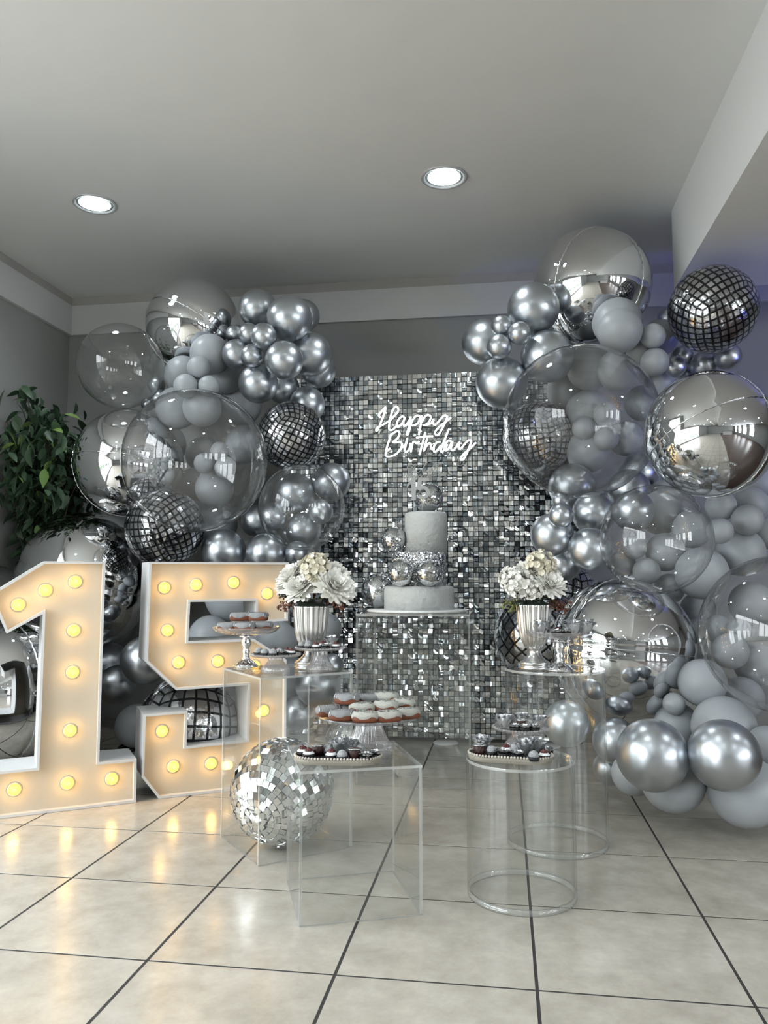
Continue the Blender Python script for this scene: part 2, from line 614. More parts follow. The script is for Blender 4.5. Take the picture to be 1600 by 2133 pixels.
# white fascia band under the ceiling, grey strip above it painted as recess shade
for nm, lo, hi, m in (('trim_1', (LX, YB - 0.03, 2.825), (RX, YB, 3.05), M_FASCIA), ('trim_2', (LX, YB - 0.012, 3.05), (RX, YB, HC), M_COVE_SHADE),
                      ('trim_3', (LX, 2.9, 2.825), (LX + 0.03, YB - 0.03, 3.05), M_FASCIA), ('trim_4', (LX, 2.9, 3.05), (LX + 0.012, YB - 0.012, HC), M_COVE_SHADE)):
    mb = MB()
    mb.box(lo, hi)
    tag(mb.build(nm, m), kind='structure')

# floor: tiles proud of the dark grout bed, brown vinyl further right
TS, TX0, TY0 = 0.504, -1.443, 2.045
floor = empty('floor', (0, 0, 0))
tag(floor, kind='structure')
mb = MB()
mb.box((LX, YF, -0.1), (RX, YB, -0.0012))
mb.build('grout_bed', M_GROUT, floor)
g = 0.0042
mb = MB()
mb.box((g, g, -0.003), (TS - g, TS - g, 0), bev=0.0006)
tile_me = mb.mesh('tile', M_TILE)
rest = MB()
for i in range(-4, 6):
    for j in range(-22, 7):
        x, y = TX0 + i * TS, TY0 + j * TS
        x1, y1 = x + TS, y + TS
        if x1 <= LX + 0.02 or y >= YB - 0.02:
            continue
        inside = x >= LX and y1 <= YB
        if inside and y > 0.9:
            inst('tile', tile_me, floor, (x, y, 0))
        else:
            rest.box((max(x + g, LX), y + g, -0.003), (x1 - g, min(y1 - g, YB), 0))
tag(rest.build('tile_field', M_TILE, floor), kind='stuff')
mb = MB()
mb.box((TX0 + 6 * TS, YF, -0.003), (RX, YB, 0.001))
mb.build('vinyl_sheet', M_BROWN, floor)

# recessed ceiling lamps
def downlight(x, y, z, label, group=None):
    t = tag(empty('ceiling_lamp', (x, y, z)), label, 'ceiling lamp', group)
    return t


def lathe_mesh(name, prof, m, n=32):
    q = MB()
    q.lathe(prof, n)
    return q.mesh(name, m)


TRIM_ME = lathe_mesh('trim_ring', [(0.098, -0.002), (0.122, -0.002), (0.124, 0.004), (0.118, 0.009), (0.104, 0.007), (0.098, -0.002)], M_TRIM, 40)
REFL_ME = lathe_mesh('reflector', [(0.104, 0.003), (0.098, 0.0), (0.085, 0.0015), (0.068, 0.003)], M_REFL, 40)
LENS_ME = lathe_mesh('lamp_lens', [(0.086, 0.0022), (0.05, 0.006), (0.02, 0.008), (0.0005, 0.0085)], M_LAMP, 32)
lamps = []
for i, x in enumerate((-2.266, -0.284)):
    for j in range(7):
        lamps.append((x, 4.01 - 2.0 * j, HC))
for x in (2.2, 4.2, 6.0):
    for j in range(5):
        lamps.append((x, 2.6 - 2.3 * j, 2.655))
for k, (x, y, z) in enumerate(lamps):
    if k == 0:
        lab, gr = 'round recessed ceiling lamp left, above the leafy plant', None
    elif k == 7:
        lab, gr = 'round recessed ceiling lamp above the shimmering sequin wall', None
    else:
        lab, gr = 'round recessed ceiling lamp farther forward in the hall, out of view', 'ceiling lamps of the hall'
    t = downlight(x, y, z, lab, gr)
    inst('trim_ring', TRIM_ME, t, rot=(PI, 0, 0))
    inst('reflector', REFL_ME, t, rot=(PI, 0, 0))
    inst('lamp_lens', LENS_ME, t, rot=(PI, 0, 0))
    L = light('lamp_light', 'SPOT', (x, y, z - 0.012), LAMP_W, (0.88, 0.95, 1.0), shadow_soft_size=0.06, spot_size=math.radians(150), spot_blend=0.6)

# outside, seen through the shopfront and in the mirror balloons
mb = MB()
mb.box((-45, -40, -0.35), (LX - 0.15, 40, -0.25))
tag(mb.build('ground', M_ASPH), kind='structure')
hedge = MB()
for k in range(900):
    y = random.uniform(-9, 7)
    c = Vector((-5.6 + random.uniform(-0.3, 0.3), y, random.uniform(-0.2, 0.45)))
    R = Euler((random.uniform(0, 6), random.uniform(0, 6), 0)).to_matrix()
    s = 0.09
    hedge.add([tuple(c + R @ Vector(p)) for p in ((-s, 0, 0), (0, -s * 0.6, 0.02), (s, 0, 0), (0, s * 0.6, 0.02))], [(0, 1, 2, 3)])
tag(hedge.build('hedge', M_HEDGE), 'clipped green hedge along the street outside the shopfront', 'hedge', kind='stuff')
bt = tag(empty('building', (-17, 0, -0.25)), 'pale rendered building across the street outside', 'building')
mb = MB()
mb.box((-3, -13, 0), (0, 14, 7.5))
mb.build('facade', M_FACADE, bt)
win = MB()
win.box((-0.02, -0.5, 0), (0.03, 0.5, 1.2))
win_me = win.mesh('window', M_DARKWIN)
for fl in range(2):
    for k in range(10):
        inst('window', win_me, bt, (0.0, -11.3 + 2.6 * k, 1.2 + 3.2 * fl))
# service counter behind the photographer
ct = tag(empty('service_counter', (3.4, -5.5, 0)), 'pale panelled service counter with dark top at the back of the hall', 'counter')
mb = MB()
mb.box((-1.2, -0.3, 0), (1.2, 0.3, 0.98))
for k in range(4):
    mb.box((-1.15 + 0.58 * k, 0.3, 0.1), (-0.65 + 0.58 * k, 0.315, 0.9))
mb.build('counter_body', M_CREAMPANEL, ct)
mb = MB()
mb.box((-1.3, -0.38, 0.98), (1.3, 0.38, 1.03), bev=0.008)
mb.build('counter_top', M_DARKTOP, ct)

# ------------------------------------------------------------------ shimmer wall
PX0, PX1, PY, PZ0, PZ1, SP = -1.36, 0.46, 4.95, 0.012, 2.312, 0.0318
sw = tag(empty('shimmer_wall', ((PX0 + PX1) / 2, PY, 0)), 'tall backdrop panel covered in square mirror sequins behind the cake', 'sequin backdrop')
mb = MB()
mb.box((PX0, PY + 0.012, PZ0), (PX1, PY + 0.03, PZ1))
o = mb.build('backing_panel', M_BLACK, sw)
o.matrix_parent_inverse = Matrix.Translation(-sw.location)
for fx in (-1.1, -0.36, 0.25):
    mb = MB()
    mb.lathe([(0.0005, 0), (0.075, 0), (0.078, 0.004), (0.07, 0.01), (0.0005, 0.012)], 28)
    f = mb.build('panel_foot', M_BOARD, sw, (fx, PY - 0.05, 0.0))
    f.matrix_parent_inverse = Matrix.Translation(-sw.location)


def sequin_geo(kind, s=0.0285):
    """vertex grid of a hanging sequin; origin at its top pin"""
    vs = []
    for j in range(4):
        for i in range(4):
            u, v = i / 3 - 0.5, -j / 3
            x, z = u * s, v * s + 0.004
            if kind == 0:
                y = -0.0006 * math.cos(u * PI)
            elif kind == 1:
                y = -0.0022 * math.sin(PI * -v) + 0.0008 * u
            elif kind == 2:
                y = 0.0016 * math.sin(2 * PI * -v) + 0.001 * math.sin(5 * u)
            else:
                y = 0.0020 * math.sin(4 * u + 5 * v)
            vs.append((x, y, z))
    fs = [(j * 4 + i, (j + 1) * 4 + i, (j + 1) * 4 + i + 1, j * 4 + i + 1) for j in range(3) for i in range(3)]
    return vs, fs


SG = [sequin_geo(k) for k in range(4)]
PIN = MB()
seq_me = []
for k in range(4):
    q = MB()
    q.add(SG[k][0], SG[k][1], 0, True)
    q.add([(-.0014, -.0010, .0005), (.0014, -.0010, .0005), (.0014, -.0010, -.0022), (-.0014, -.0010, -.0022)], [(3, 2, 1, 0)], 1)
    seq_me.append(q.mesh('sequin', [M_SEQ, M_BLACK]))
stuff = MB()
nx, nz = int((PX1 - PX0) / SP), int((PZ1 - PZ0) / SP)
rs = random.Random(5)
n_part = 0
for j in range(nz):
    for i in range(nx):
        x = PX0 + SP * (i + 0.5)
        z = PZ1 - SP * j - 0.006
        low = min(1, max(0, (1.95 - z) / 0.7))
        # patches of calm and ruffled sequins
        patch = 0.5 + 0.5 * math.sin(i * 0.31 + 2 * math.sin(j * 0.23)) * math.cos(j * 0.27 + math.sin(i * 0.4))
        wild = low * patch
        tilt = math.radians(abs(rs.gauss(0, 1.6 + 13 * wild)) + 0.5)
        yaw = math.radians(rs.gauss(0, 1.8 + 11 * wild))
        roll = math.radians(rs.gauss(0, 0.7 + (17 if rs.random() < 0.42 * wild else 3.0) * wild))
        if rs.random() < 0.12:
            tilt += math.radians(rs.uniform(4, 16))
            yaw += math.radians(rs.uniform(-9, 9))
        kind = rs.choices((0, 1, 2, 3), (5, 2, 1 + 2 * wild, 0.6 + 2.4 * wild))[0]
        off = rs.uniform(0, 0.003)
        rot = Euler((-tilt, roll, yaw))
        loc = Vector((x, PY - 0.001 - off, z))
        if rs.random() < 0.02 * wild:
            continue                                   # a lost sequin shows the black backing
        part = n_part < 300 and -0.66 < x < -0.12 and 1.30 < z < 2.0 and not (-0.75 < x < 0.05 and z > 1.72)
        if part:
            n_part += 1
            s_ = inst('sequin', seq_me[kind], sw, loc, rot)
            s_.matrix_parent_inverse = Matrix.Translation(-sw.location)
        else:
            stuff.M = Matrix.Translation(loc) @ rot.to_matrix().to_4x4()
            stuff.add(SG[kind][0], SG[kind][1], 0, True)
            if z < 1.9:
                stuff.add([(-.0014, -.0010, .0005), (.0014, -.0010, .0005), (.0014, -.0010, -.0022), (-.0014, -.0010, -.0022)], [(3, 2, 1, 0)], 1)
o = stuff.build('sequin_field', [M_SEQ, M_BLACK], sw)
o['kind'] = 'stuff'
o.matrix_parent_inverse = Matrix.Translation(-sw.location)

# ------------------------------------------------------------------ neon lettering
def smooth_path(pts, n=5):
    """catmull-rom through 2d points"""
    P = [pts[0]] + list(pts) + [pts[-1]]
    out = []
    for i in range(1, len(P) - 2):
        p0, p1, p2, p3 = P[i - 1], P[i], P[i + 1], P[i + 2]
        for k in range(n):
            t = k / n
            out.append(tuple(0.5 * (2 * p1[a] + (p2[a] - p0[a]) * t + (2 * p0[a] - 5 * p1[a] + 4 * p2[a] - p3[a]) * t * t + (3 * p1[a] - p0[a] - 3 * p2[a] + p3[a]) * t ** 3) for a in range(len(p1))))
    out.append(tuple(pts[-1]))
    return out


NEON = {
    'happy': [
        [(150, 262), (126, 232), (160, 188), (222, 122), (205, 200), (170, 300), (128, 405), (98, 452), (90, 430), (120, 398), (190, 362), (280, 305), (345, 240), (396, 180), (394, 132), (362, 116), (322, 158), (292, 255), (272, 365), (272, 425), (305, 440), (350, 408), (380, 372)],
        [(482, 262), (448, 250), (402, 292), (376, 352), (388, 394), (432, 370), (478, 300), (488, 262), (468, 340), (480, 382), (512, 366), (550, 300)],
        [(572, 252), (556, 350), (532, 440), (512, 492), (530, 500), (556, 430), (582, 330), (628, 258), (676, 236), (700, 272), (676, 335), (632, 368), (592, 376)],
        [(722, 240), (716, 330), (698, 430), (682, 505)],
        [(722, 330), (772, 246), (826, 232), (850, 266), (822, 328), (776, 364), (740, 372)],
        [(770, 372), (852, 345), (888, 290), (882, 342), (906, 366), (946, 334), (1000, 270), (1036, 238), (1078, 250), (1058, 312), (1012, 408), (962, 498), (924, 506), (912, 462), (962, 400), (1050, 330), (1132, 264)]],
    'birthday': [
        [(302, 484), (268, 590), (240, 680), (224, 735)],
        [(288, 520), (334, 478), (392, 452), (416, 488), (390, 548), (328, 604), (356, 612), (420, 602), (450, 640), (424, 712), (354, 782), (270, 808), (224, 792), (232, 742), (286, 690)],
        [(452, 682), (500, 636), (524, 548), (506, 640), (490, 700), (498, 740), (532, 728), (562, 672)],
        [(564, 620), (574, 690), (576, 742), (584, 690), (602, 612), (626, 602), (652, 622), (690, 598)],
        [(648, 546), (760, 530), (880, 526)],
        [(772, 470), (736, 620), (690, 784)],
        [(802, 530), (776, 640), (750, 732), (790, 660), (830, 618), (852, 650), (850, 700), (884, 690)],
        [(984, 602), (934, 608), (892, 672), (896, 738), (938, 722), (990, 650)],
        [(1096, 438), (1042, 578), (992, 700), (1002, 742), (1044, 704), (1080, 640)],
        [(1134, 592), (1084, 590), (1042, 660), (1050, 722), (1092, 700), (1140, 612), (1150, 600), (1132, 690), (1158, 722), (1204, 672), (1248, 606), (1236, 690), (1268, 694), (1330, 620), (1378, 580), (1412, 592), (1390, 660), (1340, 780), (1292, 852), (1264, 832), (1310, 770), (1400, 690), (1476, 612)]],
}
NY = 4.885
sign = tag(empty('neon_sign', at_y(885, 905, NY)), 'white glowing script sign reading Happy Birthday on the sequin wall', 'neon sign')
NK = MB()
for word, strokes in NEON.items():
    mb = MB()
    for s in strokes:
        p2 = smooth_path(s, 4)
        mb.tube([at_y(770 + x / 6.6667, 830 + y / 6.6667, NY) for x, y in p2], 0.0052, 8)
    o = mb.build('neon_tube', [M_NEON, M_BOARD], sign)
    for pl in o.data.polygons:                        # led neon flex: glows to the front, white housing behind
        pl.material_index = 1 if pl.normal.y > 0.15 else 0
    o.matrix_parent_inverse = Matrix.Translation(-sign.location)
mb = MB()
a, b = at_y(776, 838, NY), at_y(1000, 968, NY)
cut = [(776, 846), (806, 838), (945, 858), (952, 886), (1000, 916), (988, 940), (972, 966), (955, 958), (945, 946), (800, 958), (796, 920), (776, 906)]
fr = [at_y(x, y, NY + 0.014) for x, y in cut]
bk = [at_y(x, y, NY + 0.019) for x, y in cut]
N = len(cut)
mb.add(fr + bk, [tuple(range(N))[::-1], tuple(range(N, 2 * N))] + [(i, (i + 1) % N, N + (i + 1) % N, N + i) for i in range(N)])
o = mb.build('clear_backer', M_ACRYL, sign)
o.matrix_parent_inverse = Matrix.Translation(-sign.location)
for x, y in ((800, 850), (940, 866), (808, 945), (975, 925)):
    p = at_y(x, y, NY + 0.012)
    mb = MB()
    mb.tube([(0, -0.004, 0), (0, PY - 0.003 - p.y, 0)], 0.004, 8)
    o = mb.build('standoff', M_CHR, sign, p)
    o.matrix_parent_inverse = Matrix.Translation(-sign.location)

# ------------------------------------------------------------------ balloons
# kind, x, y, r in the photograph's pixels, layer (0 back .. 3 front) or its own depth, label
BAL = [
    # left garland
    ('M', 403, 680, 98, 4.62, 'large mirror balloon crowning the left garland under the ceiling'),
    ('M', 268, 965, 113, 4.42, 'large mirror balloon beside the leafy plant, half behind a big clear one'),
    ('M', 182, 1207, 141, 4.35, 'huge mirror balloon rising directly behind the numeral 1'),
    ('M', 8, 1440, 150, 4.10, 'huge mirror balloon low at the wall, mirroring the back of numeral 1'),
    ('M', 722, 1540, 44, 4.45, 'low mirror balloon on the floor behind the tall acrylic box'),
    ('B', 252, 763, 88, 4.30, 'empty clear bubble balloon at the upper left above the mirror one'),
    ('B', 407, 960, 149, 3.98, 'biggest clear bubble balloon of the left garland, in its middle'),
    ('B', 628, 1057, 90, 4.22, 'clear bubble balloon at the lower right edge of the left garland'),
    ('B', -18, 1262, 85, 4.2, 'clear bubble balloon under the plant at the far left edge'),
    ('D', 607, 908, 71, 4.38, 'disco-print foil balloon beside the sequin wall in the left garland'),
    ('D', 344, 1100, 82, 4.35, 'disco-print foil balloon above numeral 5, under the biggest clear bubble'),
    ('E', 395, 1512, 106, 4.45, 'large-squared disco-print foil balloon seen through the numeral 5'),
    ('C', 537, 643, 40, 1, 'chrome silver balloon topmost in the upper left cluster'),
    ('C', 603, 663, 47, 2, 'big chrome silver balloon upper right in the cluster by the mirror crown'),
    ('C', 632, 658, 34, 0, 'chrome balloon peeping out behind the cluster, highest at its right'),
    ('C', 549, 700, 27, 3, 'small chrome balloon at the front centre of the upper left cluster'),
    ('C', 519, 695, 22, 2, 'small chrome balloon left of the centre one in the upper left cluster'),
    ('C', 490, 697, 20, 1, 'small chrome balloon tucked against the mirror crown balloon'),
    ('C', 493, 738, 31, 1, 'medium chrome balloon between the mirror crown and the chrome cluster'),
    ('C', 525, 741, 24, 3, 'small chrome balloon lowest of the three small ones in the upper left cluster'),
    ('C', 592, 750, 40, 3, 'chrome balloon at the front right of the upper left cluster'),
    ('C', 646, 738, 46, 1, 'big chrome balloon at the right edge of the upper left cluster'),
    ('C', 664, 772, 36, 0, 'chrome balloon behind the right edge of the upper left cluster'),
    ('C', 538, 799, 41, 2, 'chrome balloon at the bottom of the upper left cluster'),
    ('C', 590, 808, 34, 0, 'chrome balloon half hidden just above the left disco balloon'),
    ('C', 640, 842, 37, 0, 'chrome balloon against the sequin wall above right of the left disco balloon'),
    ('C', 690, 1004, 40, 0, 'bluish chrome balloon at the right edge of the left garland by the sequins'),
    ('C', 326, 802, 18, 0, 'tiny chrome balloon seen at the edge of the empty clear bubble'),
    ('C', 333, 832, 21, 0, 'small chrome balloon between the empty bubble and the grey cluster'),
    ('C', 308, 842, 14, 0, 'tiniest chrome balloon below the empty clear bubble'),
    ('C', 466, 1148, 46, 2, 'chrome balloon standing just above the top bar of numeral 5'),
    ('C', 554, 1152, 42, 2, 'second chrome balloon above numeral 5, left of the white flowers'),
    ('C', 619, 1152, 25, 2, 'small chrome balloon directly above the white flowers at left'),
    ('C', 536, 1086, 34, 1, 'chrome balloon left of the low clear bubble, under the biggest bubble'),
    ('C', 645, 1140, 24, 0, 'small chrome balloon behind the low clear bubble, touching the sequins'),
    ('C', 614, 1027, 42, 1, 'chrome balloon seen through the top of the low clear bubble'),
    ('C', 673, 1014, 33, 0, 'chrome balloon seen through the upper right of the low clear bubble'),
    ('C', 569, 1076, 29, 1, 'chrome balloon seen through the left side of the low clear bubble'),
    ('C', 668, 1066, 26, 1, 'chrome balloon seen through the right side of the low clear bubble'),
    ('C', 632, 1104, 37, 1, 'chrome balloon seen through the bottom of the low clear bubble'),
    ('C', 603, 1110, 19, 1, 'little chrome balloon at the tail of the low clear bubble'),
    ('C', 228, 1288, 57, 1, 'big chrome balloon in the gap between the numerals, upper one'),
    ('C', 226, 1382, 44, 0, 'chrome balloon in the gap between the numerals, partly behind the 1'),
    ('C', 302, 1375, 50, 2, 'bright chrome balloon in the gap, tucked behind the edge of the 5'),
    ('C', 243, 1425, 40, 0, 'dark chrome balloon lowest but one in the gap between numerals'),
    ('G', 286, 1512, 45, 1, 'dark grey balloon at the bottom of the gap between the numerals'),
    ('G', 438, 738, 42, 1, 'grey balloon on top of the grey cluster under the mirror crown'),
    ('G', 382, 780, 39, 1, 'grey balloon at the left of the grey cluster under the mirror crown'),
    ('G', 468, 783, 37, 1, 'grey balloon at the right of the grey cluster under the mirror crown'),
    ('G', 414, 766, 24, 3, 'small grey balloon topmost of the three in the left grey cluster'),
    ('G', 387, 804, 25, 3, 'small grey balloon lower left of the three in the left grey cluster'),
    ('G', 435, 804, 22, 3, 'small grey balloon lower right of the three in the left grey cluster'),
    ('G', 369, 850, 44, 1, 'grey balloon seen through the upper left of the biggest left bubble'),
    ('G', 421, 849, 40, 2, 'grey balloon seen through the top of the biggest left bubble'),
    ('G', 503, 845, 42, 0, 'dark grey balloon between the chrome cluster and the biggest left bubble'),
    ('G', 425, 947, 38, 0, 'grey balloon seen through the centre of the biggest left bubble'),
    ('G', 458, 939, 19, 2, 'small grey balloon upper right of three inside view of left bubble'),
    ('G', 426, 965, 22, 2, 'small grey balloon left of three seen through left bubble'),
    ('G', 470, 974, 23, 2, 'small grey balloon right of three seen through left bubble'),
    ('G', 447, 1017, 40, 1, 'grey balloon lowest seen through the biggest left bubble'),
    ('G', 405, 1010, 36, 0, 'grey balloon lower left seen through the biggest left bubble'),
    ('G', 452, 1092, 42, 0, 'grey balloon just under the rim of the biggest left bubble'),
    ('G', 510, 925, 40, 0, 'grey balloon behind the right part of the biggest left bubble'),
    ('G', 345, 925, 42, 0, 'dark grey balloon behind the left part of the biggest left bubble'),
    ('C', 340, 1000, 30, 0, 'small chrome balloon behind the left part of the biggest left bubble'),
    ('G', 487, 1240, 60, 1, 'grey balloon filling the upper opening of numeral 5'),
    ('G', 437, 1326, 44, 2, 'grey balloon at the lower left of the upper opening of numeral 5'),
    ('G', 578, 1335, 42, 2, 'grey balloon right of numeral 5 behind the tall cake plate'),
    ('G', 545, 1320, 34, 1, 'dark grey balloon right inside the opening of numeral 5'),
    ('G', 678, 1310, 34, 1, 'grey balloon right of the silver urn with flowers at left'),
    ('C', 690, 1388, 27, 2, 'bluish chrome balloon low behind the small glass stands at left'),
    ('C', 663, 1425, 48, 1, 'big smoky chrome balloon seen through the tall acrylic box'),
    ('C', 622, 1485, 36, 0, 'dark chrome balloon low behind the tall acrylic box'),
    ('G', 634, 1240, 44, 0, 'dark grey balloon behind the white flowers at left'),
    ('G', 600, 1410, 44, 0, 'grey balloon behind the right stroke of numeral 5'),
    # right garland
    ('M', 1233, 597, 121, 4.80, 'large mirror balloon crowning the right garland at the ceiling'),
    ('M', 1479, 905, 133, 4.02, 'huge mirror balloon high at the right with crossing seams'),
    ('M', 1297, 1352, 148, 3.98, 'huge mirror balloon low in the right garland behind the tall cylinder'),
    ('B', 1210, 878, 160, 3.92, 'biggest clear bubble balloon of the right garland, left of its mirror one'),
    ('B', 1366, 1123, 114, 3.78, 'clear bubble balloon in the middle of the right garland'),
    ('B', 1628, 1320, 163, 3.38, 'clear bubble balloon cut off by the right edge of the photo'),
    ('D', 1485, 645, 90, 4.10, 'disco-print foil balloon hanging high at the right under the soffit'),
    ('D', 1122, 910, 74, 4.48, 'disco-print foil balloon seen through the biggest right bubble'),
    ('E', 1126, 1322, 96, 4.40, 'large-squared disco-print balloon behind the right urn with flowers'),
    ('E', 1170, 1238, 72, 4.55, 'disco-print foil balloon showing above the low right mirror balloon'),
    ('C', 1111, 643, 54, 2, 'big chrome balloon at the top of the upper right cluster'),
    ('C', 1010, 713, 48, 1, 'chrome balloon at the far left of the upper right cluster'),
    ('C', 1045, 679, 22, 3, 'small chrome balloon upper left of three in the upper right cluster'),
    ('C', 1082, 694, 24, 3, 'small chrome balloon right of three in the upper right cluster'),
    ('C', 1040, 722, 26, 3, 'small chrome balloon lowest of three in the upper right cluster'),
    ('C', 1045, 797, 54, 2, 'big chrome balloon lowest of the upper right cluster over the sequins'),
    ('C', 1140, 742, 55, 2, 'big chrome balloon right in the upper right cluster behind the bubble rim'),
    ('C', 1190, 706, 34, 0, 'dark chrome balloon under the right mirror crown'),
    ('C', 1185, 640, 25, 0, 'dark small chrome balloon beside the right mirror crown'),
    ('G', 1286, 672, 51, 1, 'grey balloon under the right mirror crown, back one of the pair'),
    ('G', 1291, 689, 46, 2, 'grey balloon under the right mirror crown, front one of the pair'),
    ('G', 1375, 703, 38, 1, 'grey balloon left of the high disco balloon'),
    ('G', 1360, 700, 26, 3, 'small grey balloon topmost of three by the high disco balloon'),
    ('G', 1333, 733, 28, 3, 'small grey balloon left of three by the high disco balloon'),
    ('G', 1364, 754, 29, 3, 'small grey balloon lowest of three by the high disco balloon'),
    ('G', 1374, 799, 31, 1, 'bluish grey balloon above the high right mirror balloon'),
    ('C', 1421, 743, 23, 1, 'dark chrome balloon upper left under the high disco balloon'),
    ('C', 1407, 764, 22, 2, 'dark chrome balloon leftmost under the high disco balloon'),
    ('C', 1466, 761, 28, 1, 'dark chrome balloon in the middle under the high disco balloon'),
    ('C', 1516, 743, 28, 1, 'dark chrome balloon rightmost under the high disco balloon'),
    ('C', 1433, 782, 19, 0, 'tiny dark chrome balloon touching the high right mirror balloon'),
    ('C', 1390, 668, 26, 0, 'dark chrome balloon behind the left side of the high disco balloon'),
    ('G', 1229, 766, 48, 1, 'grey balloon seen through the top of the biggest right bubble'),
    ('G', 1288, 771, 43, 2, 'grey balloon seen through the upper right of the biggest right bubble'),
    ('G', 1180, 813, 41, 0, 'dark grey balloon seen through the upper left of the biggest right bubble'),
    ('G', 1225, 858, 46, 0, 'grey balloon seen through the centre of the biggest right bubble'),
    ('G', 1262, 863, 26, 2, 'small grey balloon upper of three seen through the biggest right bubble'),
    ('G', 1217, 892, 25, 2, 'small grey balloon left of three seen through the biggest right bubble'),
    ('G', 1263, 913, 26, 2, 'small grey balloon lower of three seen through the biggest right bubble'),
    ('G', 1226, 940, 45, 1, 'grey balloon at the lower centre seen through the biggest right bubble'),
    ('G', 1304, 914, 36, 0, 'grey balloon at the right seen through the biggest right bubble'),
    ('G', 1340, 840, 38, 0, 'grey balloon between the biggest right bubble and the mirror balloon'),
    ('C', 1192, 1014, 49, 1, 'chrome balloon just under the biggest right bubble'),
    ('C', 1237, 1070, 45, 2, 'chrome balloon left above the middle right bubble'),
    ('C', 1169, 1074, 26, 3, 'small chrome balloon at the front of the chrome bunch beside the sequins'),
    ('C', 1168, 1042, 18, 2, 'smallest chrome balloon in the bunch beside the sequins at right'),
    ('C', 1150, 1114, 45, 2, 'chrome balloon above the right white flowers, nearest the sequins'),
    ('C', 1229, 1144, 45, 2, 'chrome balloon above the low right mirror balloon'),
    ('C', 1311, 1021, 44, 1, 'chrome balloon between the biggest right bubble and the middle one'),
    ('C', 1330, 985, 40, 0, 'dark chrome balloon under the right rim of the biggest right bubble'),
    ('C', 1172, 1172, 40, 0, 'dark chrome balloon behind the right white flowers'),
    ('G', 1385, 1035, 36, 0, 'grey balloon under the high right mirror balloon'),
    ('C', 1319, 1064, 43, 1, 'chrome balloon seen through the top left of the middle right bubble'),
    ('G', 1376, 1068, 46, 0, 'dark grey balloon seen through the top of the middle right bubble'),
    ('G', 1442, 1102, 40, 1, 'grey balloon seen through the right side of the middle right bubble'),
    ('G', 1322, 1141, 24, 2, 'small grey balloon seen through the left of the middle right bubble'),
    ('G', 1386, 1150, 40, 1, 'grey balloon seen through the centre of the middle right bubble'),
    ('G', 1296, 1175, 28, 1, 'grey balloon lower left seen through the middle right bubble'),
    ('G', 1347, 1190, 28, 2, 'grey balloon at the bottom seen through the middle right bubble'),
    ('G', 1502, 1054, 31, 2, 'grey balloon upper left of the bunch under the high right mirror balloon'),
    ('G', 1557, 1083, 32, 2, 'pale grey balloon right of the bunch under the high right mirror balloon'),
    ('G', 1500, 1106, 27, 3, 'pale small grey balloon lowest of the bunch under the mirror balloon'),
    ('G', 1563, 1052, 38, 1, 'grey balloon at the back of the bunch under the high right mirror balloon'),
    ('G', 1542, 1150, 50, 1, 'big grey balloon below the small bunch at the right edge'),
    ('G', 1597, 1112, 32, 1, 'pale grey balloon at the right edge behind the small bunch'),
    ('G', 1462, 1194, 54, 1, 'big grey balloon at the lower right rim of the middle right bubble'),
    ('G', 1395, 1226, 31, 1, 'grey balloon between the middle bubble and the low mirror balloon'),
    ('G', 1454, 1270, 36, 0, 'grey balloon right of the low mirror balloon, upper one'),
    ('G', 1450, 1335, 46, 0, 'grey balloon right of the low mirror balloon, middle one'),
    ('G', 1463, 1422, 49, 1, 'dark grey balloon right of the low mirror balloon, lower one'),
    ('G', 1404, 1466, 23, 1, 'small pale grey balloon under the right rim of the low mirror balloon'),
    ('G', 1410, 1510, 46, 0, 'grey balloon behind the two big chrome ones at the floor'),
    ('G', 1508, 1516, 65, 1, 'big grey balloon behind the right one of the big floor chrome pair'),
    ('G', 1545, 1455, 45, 0, 'grey balloon seen through the lower part of the edge bubble'),
    ('G', 1598, 1555, 42, 1, 'grey balloon at the right edge above the lowest grey one'),
    ('C', 1359, 1573, 74, 3, 'big chrome balloon near the floor, left one of the pair'),
    ('C', 1508, 1573, 73, 3, 'big chrome balloon near the floor, right one of the pair'),
    ('G', 1402, 1625, 66, 2, 'big grey balloon on the floor under the left big chrome one'),
    ('G', 1552, 1648, 74, 2, 'big grey balloon on the floor under the right big chrome one'),
    ('C', 1282, 1543, 47, 1, 'chrome balloon left behind the big floor chrome pair'),
    ('C', 1180, 1507, 48, 1, 'big smoky chrome balloon seen through the tall cylinder'),
    ('G', 1319, 1612, 44, 1, 'dark grey balloon on the floor left behind the chrome pair'),
    ('C', 1270, 1600, 34, 0, 'dark chrome balloon on the floor right of the tall cylinder'),
    ('G', 1566, 1258, 46, 0, 'grey balloon seen through the top of the edge bubble'),
    ('G', 1495, 1310, 29, 1, 'grey balloon at the left inside view of the edge bubble'),
    ('G', 1540, 1314, 25, 1, 'small grey balloon seen through the middle of the edge bubble'),
    ('G', 1521, 1356, 37, 1, 'grey balloon lower left seen through the edge bubble'),
    ('G', 1575, 1385, 44, 0, 'dark grey balloon low inside view of the edge bubble'),
    ('G', 1580, 1010, 34, 0, 'violet lit grey balloon under the mirror balloon at right edge'),
]


